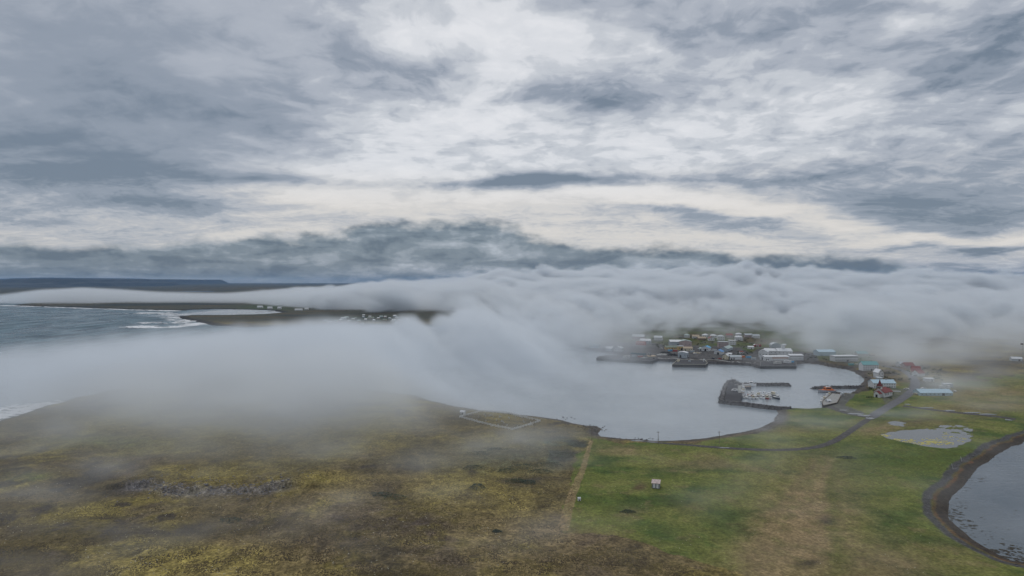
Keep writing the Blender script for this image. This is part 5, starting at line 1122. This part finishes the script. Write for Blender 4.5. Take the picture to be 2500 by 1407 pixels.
# ------------------------------------------------------------------ fog banks: real density grids filling the air
fm = bpy.data.materials.new("fog"); fm.use_nodes = True
S.nt = fm.node_tree; S.nt.nodes.clear()
fo = S.nt.nodes.new("ShaderNodeOutputMaterial"); fv = S.nt.nodes.new("ShaderNodeVolumePrincipled")
fv.inputs["Color"].default_value = (0.88, 0.92, 0.96, 1); fv.inputs["Density"].default_value = 1.0
fv.inputs["Anisotropy"].default_value = 0.35
S.nt.links.new(fv.outputs[0], fo.inputs["Volume"])
def fog_grid(name, lo, hi, res, fn, label):
    nx, ny, nz = res
    xs = np.linspace(lo[0], hi[0], nx); ysn = np.linspace(lo[1], hi[1], ny); zs = np.linspace(lo[2], hi[2], nz)
    Z, Y, X = np.meshgrid(zs, ysn, xs, indexing="ij")
    den = fn(X, Y, Z).astype(np.float32)
    den[:, :, 0] = den[:, :, -1] = 0; den[-1] = 0
    den[den < 2e-5] = 0
    me = bpy.data.meshes.new(name); me.vertices.add(den.size)
    co = np.zeros((den.size, 3), np.float32); co[0] = lo; co[-1] = hi
    me.vertices.foreach_set("co", co.ravel())
    me.attributes.new("amount", "FLOAT", "POINT").data.foreach_set("value", den.ravel())
    me.materials.append(fm)
    o = bpy.data.objects.new(name, me); COL.objects.link(o)
    ng = bpy.data.node_groups.new(name, "GeometryNodeTree")
    ng.interface.new_socket("Geometry", in_out="INPUT", socket_type="NodeSocketGeometry")
    ng.interface.new_socket("Geometry", in_out="OUTPUT", socket_type="NodeSocketGeometry")
    N = ng.nodes; L = ng.links
    gi, go = N.new("NodeGroupInput"), N.new("NodeGroupOutput")
    S.nt = ng
    ps = N.new("GeometryNodeInputPosition"); sp = N.new("ShaderNodeSeparateXYZ"); L.new(ps.outputs[0], sp.inputs[0])
    ix = []
    for k, n in enumerate(res):
        ix.append(S.math("ROUND", (S(sp.outputs[k]) - float(lo[k])) * ((n - 1) / (hi[k] - lo[k]))))
    lin_ = ix[0] + (ix[1] + ix[2] * float(ny)) * float(nx)
    na = N.new("GeometryNodeInputNamedAttribute"); na.data_type = "FLOAT"; na.inputs[0].default_value = "amount"
    si = N.new("GeometryNodeSampleIndex"); si.data_type = "FLOAT"; si.domain = "POINT"; si.clamp = True
    L.new(gi.outputs[0], si.inputs["Geometry"]); L.new(na.outputs[0], si.inputs["Value"]); L.new(lin_.s, si.inputs["Index"])
    vc = N.new("GeometryNodeVolumeCube")
    L.new(si.outputs[0], vc.inputs["Density"])
    vc.inputs["Min"].default_value = lo; vc.inputs["Max"].default_value = hi
    for k, q in enumerate("XYZ"): vc.inputs["Resolution " + q].default_value = res[k]
    sm = N.new("GeometryNodeSetMaterial"); sm.inputs["Material"].default_value = fm
    L.new(vc.outputs[0], sm.inputs[0]); L.new(sm.outputs[0], go.inputs[0])
    md = o.modifiers.new("fog", "NODES"); md.node_group = ng
    return tag(o, label, None, kind="stuff")
def gv(x, y): return UC + FPX * x / y, VH + FPX * HC / y      # pixel of the ground under a column of air
def billow(x, y, o=3, gain=.5):
    """rounded lumps with creases between, about 0..1"""
    r = 0; a = 1.0; t = 0
    for i in range(o):
        r = r + a * np.abs(perlin2(x * 2.0 ** i + 5.3 * i, y * 2.0 ** i - 2.1 * i)); t += a; a *= gain
    return np.clip(r / t * 2.1, 0, 1.4)
VEILS = [  # column, row, half sizes, height, density of thin mist close to the ground
    (2000, 860, 60, 20, 40, .0180), (2110, 868, 90, 18, 38, .0130), (2210, 886, 90, 24, 34, .0190), (2330, 878, 120, 28, 36, .0130), (2260, 930, 60, 16, 16, .0120), (2470, 850, 120, 36, 46, .0090), (1800, 822, 90, 10, 22, .0100), (1540, 845, 60, 14, 24, .0090), (2330, 968, 80, 24, 16, .0160), (2420, 1000, 90, 18, 10, .0120), (2430, 930, 120, 26, 18, .0050), (1900, 888, 70, 14, 14, .0070),
    (1900, 925, 200, 34, 10, .0050), (1640, 955, 220, 50, 10, .0120), (1480, 905, 110, 40, 24, .0090), (1660, 1025, 240, 24, 7, .0110), (1800, 985, 120, 30, 8, .0050), (1350, 1000, 160, 22, 12, .0120),
    (1655, 1300, 70, 34, 7, .020), (1715, 1245, 70, 40, 8, .024), (1775, 1195, 80, 40, 8, .024), (1850, 1145, 90, 36, 8, .022), (1900, 1095, 130, 28, 7, .016), (2060, 1220, 140, 55, 7, .013), (1930, 1370, 170, 36, 6, .016), (2280, 1300, 110, 40, 6, .008), (1640, 1380, 120, 30, 6, .012),
    (90, 1230, 150, 46, 10, .032), (300, 1180, 120, 26, 10, .020), (60, 1310, 110, 30, 9, .026), (270, 1325, 110, 24, 8, .030), (60, 1400, 140, 26, 7, .018), (770, 1280, 110, 40, 8, .026), (860, 1240, 80, 30, 8, .018), (560, 1245, 120, 26, 7, .018), (690, 1330, 90, 22, 7, .020), (1260, 1108, 120, 30, 12, .024), (1360, 1085, 90, 20, 10, .018),
    (1010, 1150, 160, 34, 13, .014), (760, 1120, 190, 30, 14, .018), (430, 1120, 220, 34, 14, .016), (150, 1100, 160, 40, 16, .014), (600, 1060, 260, 34, 18, .010), (1240, 1020, 170, 30, 14, .014), (2220, 1022, 100, 18, 9, .018), (1980, 1050, 150, 30, 8, .016)]
def near_fog(X, Y, Z):
    u, v = gv(X[0], Y[0]); x, y = X[0], Y[0]
    a = fbm2(x / 160, y / 110, 3); bb = fbm2(x / 60 + 9, y / 38, 4)
    al, ac = x * .33 - y * .94, x * .94 + y * .33
    fold = billow(ac / 95 + 3, al / 460, 3); fold2 = billow(ac / 30, al / 210 + 7, 3)
    st = fbm2(ac / 55, al / 300, 4); st2 = fbm2(ac / 17, al / 150, 3)
    rt = sstep(800, 1200, u)
    # sheet over the fjord, folded where it pours down to the harbour mouth
    vf = np.interp(u, [-200, 0, 300, 500, 800, 1000, 1200, 1500], [945, 920, 872, 850, 840, 838, 832, 815])
    vn = np.interp(u, [-200, 0, 400, 700, 1000, 1250, 1450], [1020, 1020, 1050, 1055, 1030, 990, 940])
    dens = sstep(vf - 6, vf + 20, v + a * 12) * sstep(vn + 140, vn - 70, v + bb * 55 + a * 34) * lerp(np.interp(u, [0, 200, 380], [.50, .75, 1.15]), 1.0, sstep(975, 930, v))
    right = np.interp(v, [780, 850, 900, 960, 1050], [1590, 1440, 1440, 1430, 1340])
    dens = dens * sstep(right + 150, right - 260, u - st * 170 - (fold - .5) * 110 - st2 * 50)
    fall = 1 - .72 * rt * sstep(845, 930, v)
    top = lerp(np.interp(u, [0, 300, 600], [38, 44, 48]) + 9 * a + 7 * bb + 8 * (fold - .4), 14 + 44 * fold + 18 * fold2, rt) * fall
    dens = np.clip(dens * (1 + .30 * a + .40 * bb + .5 * st2 * rt), 0, 2) * lerp(.017, .034, rt * sstep(960, 860, v))
    out = dens[None] * sstep(0, 1, (top[None] - Z) / (lerp(24.0, 13.0, rt) * lerp(1, .8, rt))[None])
    # front of the big bank behind the town
    vfr = np.interp(u, [1150, 1300, 1400, 1480, 1550, 1700, 1850, 1950, 2050, 2150, 2250, 2350, 2500, 2700], [848, 852, 848, 840, 832, 823, 824, 844, 856, 860, 854, 846, 840, 832])
    fr = sstep(vfr + 10, vfr - 16, v + 18 * bb + 8 * a + 8 * st) * sstep(1050, 1300, u)
    lump = billow(x / 120 + 1, y / 210, 3); lump2 = billow(x / 46, y / 90 + 4, 3)
    k = sstep(1750, 1450, u); lump = lerp(lump, fold, k); lump2 = lerp(lump2, fold2, k)
    top2 = 10 + sstep(vfr, 770, v) * 34 + 50 * lump + 24 * lump2
    det = fbm3(X / 44, Y / 60, (Z + .24 * X * np.interp(u, [1350, 1700], [1, -.5])[None]) / 16, 4, .6)
    bank = (fr * .034)[None] * sstep(0, 1, (top2[None] - Z) / 13.0) * 2.0 * sstep(-.28, .45, det)
    out = out * np.clip(1 + .9 * det, .10, 2.3)
    # drifting shreds of mist over the moor and the fields
    shred = fbm2((x + .5 * y) / 75, (y - .3 * x) / 42 + 3, 5, .58)
    moor = sstep(1040, 1110, v) * sstep(1600, 1450, v) * lerp(1, .45, sstep(1350, 1500, u))
    mk = sstep(.02, .55, shred) * moor * .021
    out = np.maximum(out, mk[None] * sstep(0, 1, (11 * (1 + .4 * a)[None] - Z) / 9) * np.clip(1 + 1.0 * det, .1, 2.2))
    veil = sstep(.0, .5, fbm2(x / 70 + 40, y / 60, 4)) * sstep(812, 822, v) * sstep(868, 850, v) * sstep(1430, 1500, u) * .011
    out = np.maximum(out, veil[None] * sstep(0, 1, (28 - Z) / 20) * np.clip(1 + 1.2 * det, .05, 2.4))
    for (cu, cv_, su, sv, h, kk) in VEILS:
        wu = bb * su * .7; wv = a * sv * .8
        m = np.exp(-((u + wu - cu) / su) ** 2 - ((v + wv - cv_) / sv) ** 2)
        m = np.clip(m * (1 + 1.5 * bb), 0, 2) * kk
        nz = max(2, int(np.searchsorted(Z[:, 0, 0], h * 1.6)))
        out[:nz] = np.maximum(out[:nz], m[None] * sstep(0, 1, (h * (1 + .4 * a)[None] - Z[:nz]) / (h * .8)) * np.clip(1 + 1.1 * det[:nz], .08, 2.4))
    return (np.maximum(out, bank) + .00006 * sstep(60, 10, Z)) * sstep(140, 240, Y)
def far_fog(X, Y, Z):
    u, v = gv(X[0], Y[0]); x, y = X[0], Y[0]
    a = fbm2(x / 900, y / 700, 3); bb = fbm2(x / 330 + 9, y / 260, 4)
    # tongue lying across the headland on the left, great bank on the right
    hA = np.interp(u, [-400, 0, 100, 200, 300, 400, 550, 650, 800, 900, 1000, 1100, 1300, 1500, 1800, 2100, 2500, 3000], [20, 34, 64, 78, 66, 50, 46, 52, 62, 72, 78, 90, 122, 138, 138, 124, 108, 100])
    dmax = np.interp(u, [-200, 500, 700, 1000, 1300], [3700, 3700, 4600, 7200, 7400])
    dmin = np.interp(u, [-200, 0, 300, 600, 700, 800, 900, 1000, 1100, 1200, 1400], [2900, 2800, 2760, 2650, 2400, 2080, 1900, 1750, 1620, 1500, 1400])
    body = sstep(dmin, dmin + 180, y + 130 * bb) * sstep(dmax + 200, dmax - 400, y + 250 * a)
    rt = np.interp(u, [550, 900], [0, 1]); right = np.interp(u, [900, 1200], [0, 1])
    al, ac = x * .55 - y * .83, x * .83 + y * .55
    k = sstep(1800, 1300, u)
    lump = lerp(billow(x / 300 + 2, y / 420, 3), billow(ac / 210 + 2, al / 900, 3), k); lump2 = lerp(billow(x / 110, y / 160 + 4, 3), billow(ac / 75, al / 420 + 4, 3), k)
    top = hA * (1 - .10 * np.clip(a, -1, 1)) + lerp(bb * 5, (lump - .4) * lerp(40, 74, right) + (lump2 - .4) * lerp(30, 40, right), rt)
    top = top * (1 - .38 * right * sstep(2900, 1500, y))
    det = fbm3(X / 130, Y / 200, (Z + .20 * X * np.interp(u, [1350, 1900], [1, -.4])[None]) / 32, 4, .6)
    soft = lerp(24, lerp(18, 50, sstep(2600, 4800, y)), rt)[None]
    out = (body * lerp(.0080, .0300, rt))[None] * sstep(0, 1, (top[None] + det * lerp(3, lerp(14, 30, sstep(3300, 5200, y)), rt)[None] - Z) / soft)
    fm_ = (rt * sstep(4200, 2600, y))[None]
    return out * lerp(np.clip(1 + lerp(.2, .7, rt)[None] * det, .1, 2), 2.0 * sstep(-.34, .38, det + .06), fm_)
fog_grid("fog_bank", (-1500, 130, 0), (1500, 1500, 112), (420, 230, 29), near_fog, "fog sheet over the near fjord with thin veils across the fields")
fog_grid("fog_bank", (-3000, 1500, 0), (3200, 3200, 220), (400, 112, 44), far_fog, "rolling fog front over the far village and the hillside behind town")
fog_grid("fog_bank", (-6800, 3200, 0), (6800, 7600, 240), (400, 130, 32), far_fog, "great fog bank over the far shore and the hills")

# ------------------------------------------------------------------ the air itself: thin blue haze
hm = bpy.data.materials.new("haze"); hm.use_nodes = True
S.nt = hm.node_tree; S.nt.nodes.clear()
ho = S.nt.nodes.new("ShaderNodeOutputMaterial"); hv = S.nt.nodes.new("ShaderNodeVolumePrincipled")
hv.inputs["Color"].default_value = (.24, .46, .80, 1); hv.inputs["Density"].default_value = 2.2e-5; hv.inputs["Density Attribute"].default_value = ""
S.nt.links.new(hv.outputs[0], ho.inputs["Volume"])
hz = Geo().box(-42000, 42000, -3000, 33000, -9, 330).build("haze", hm)
tag(hz, "thin blue haze in the air over the whole fjord", None, kind="stuff")
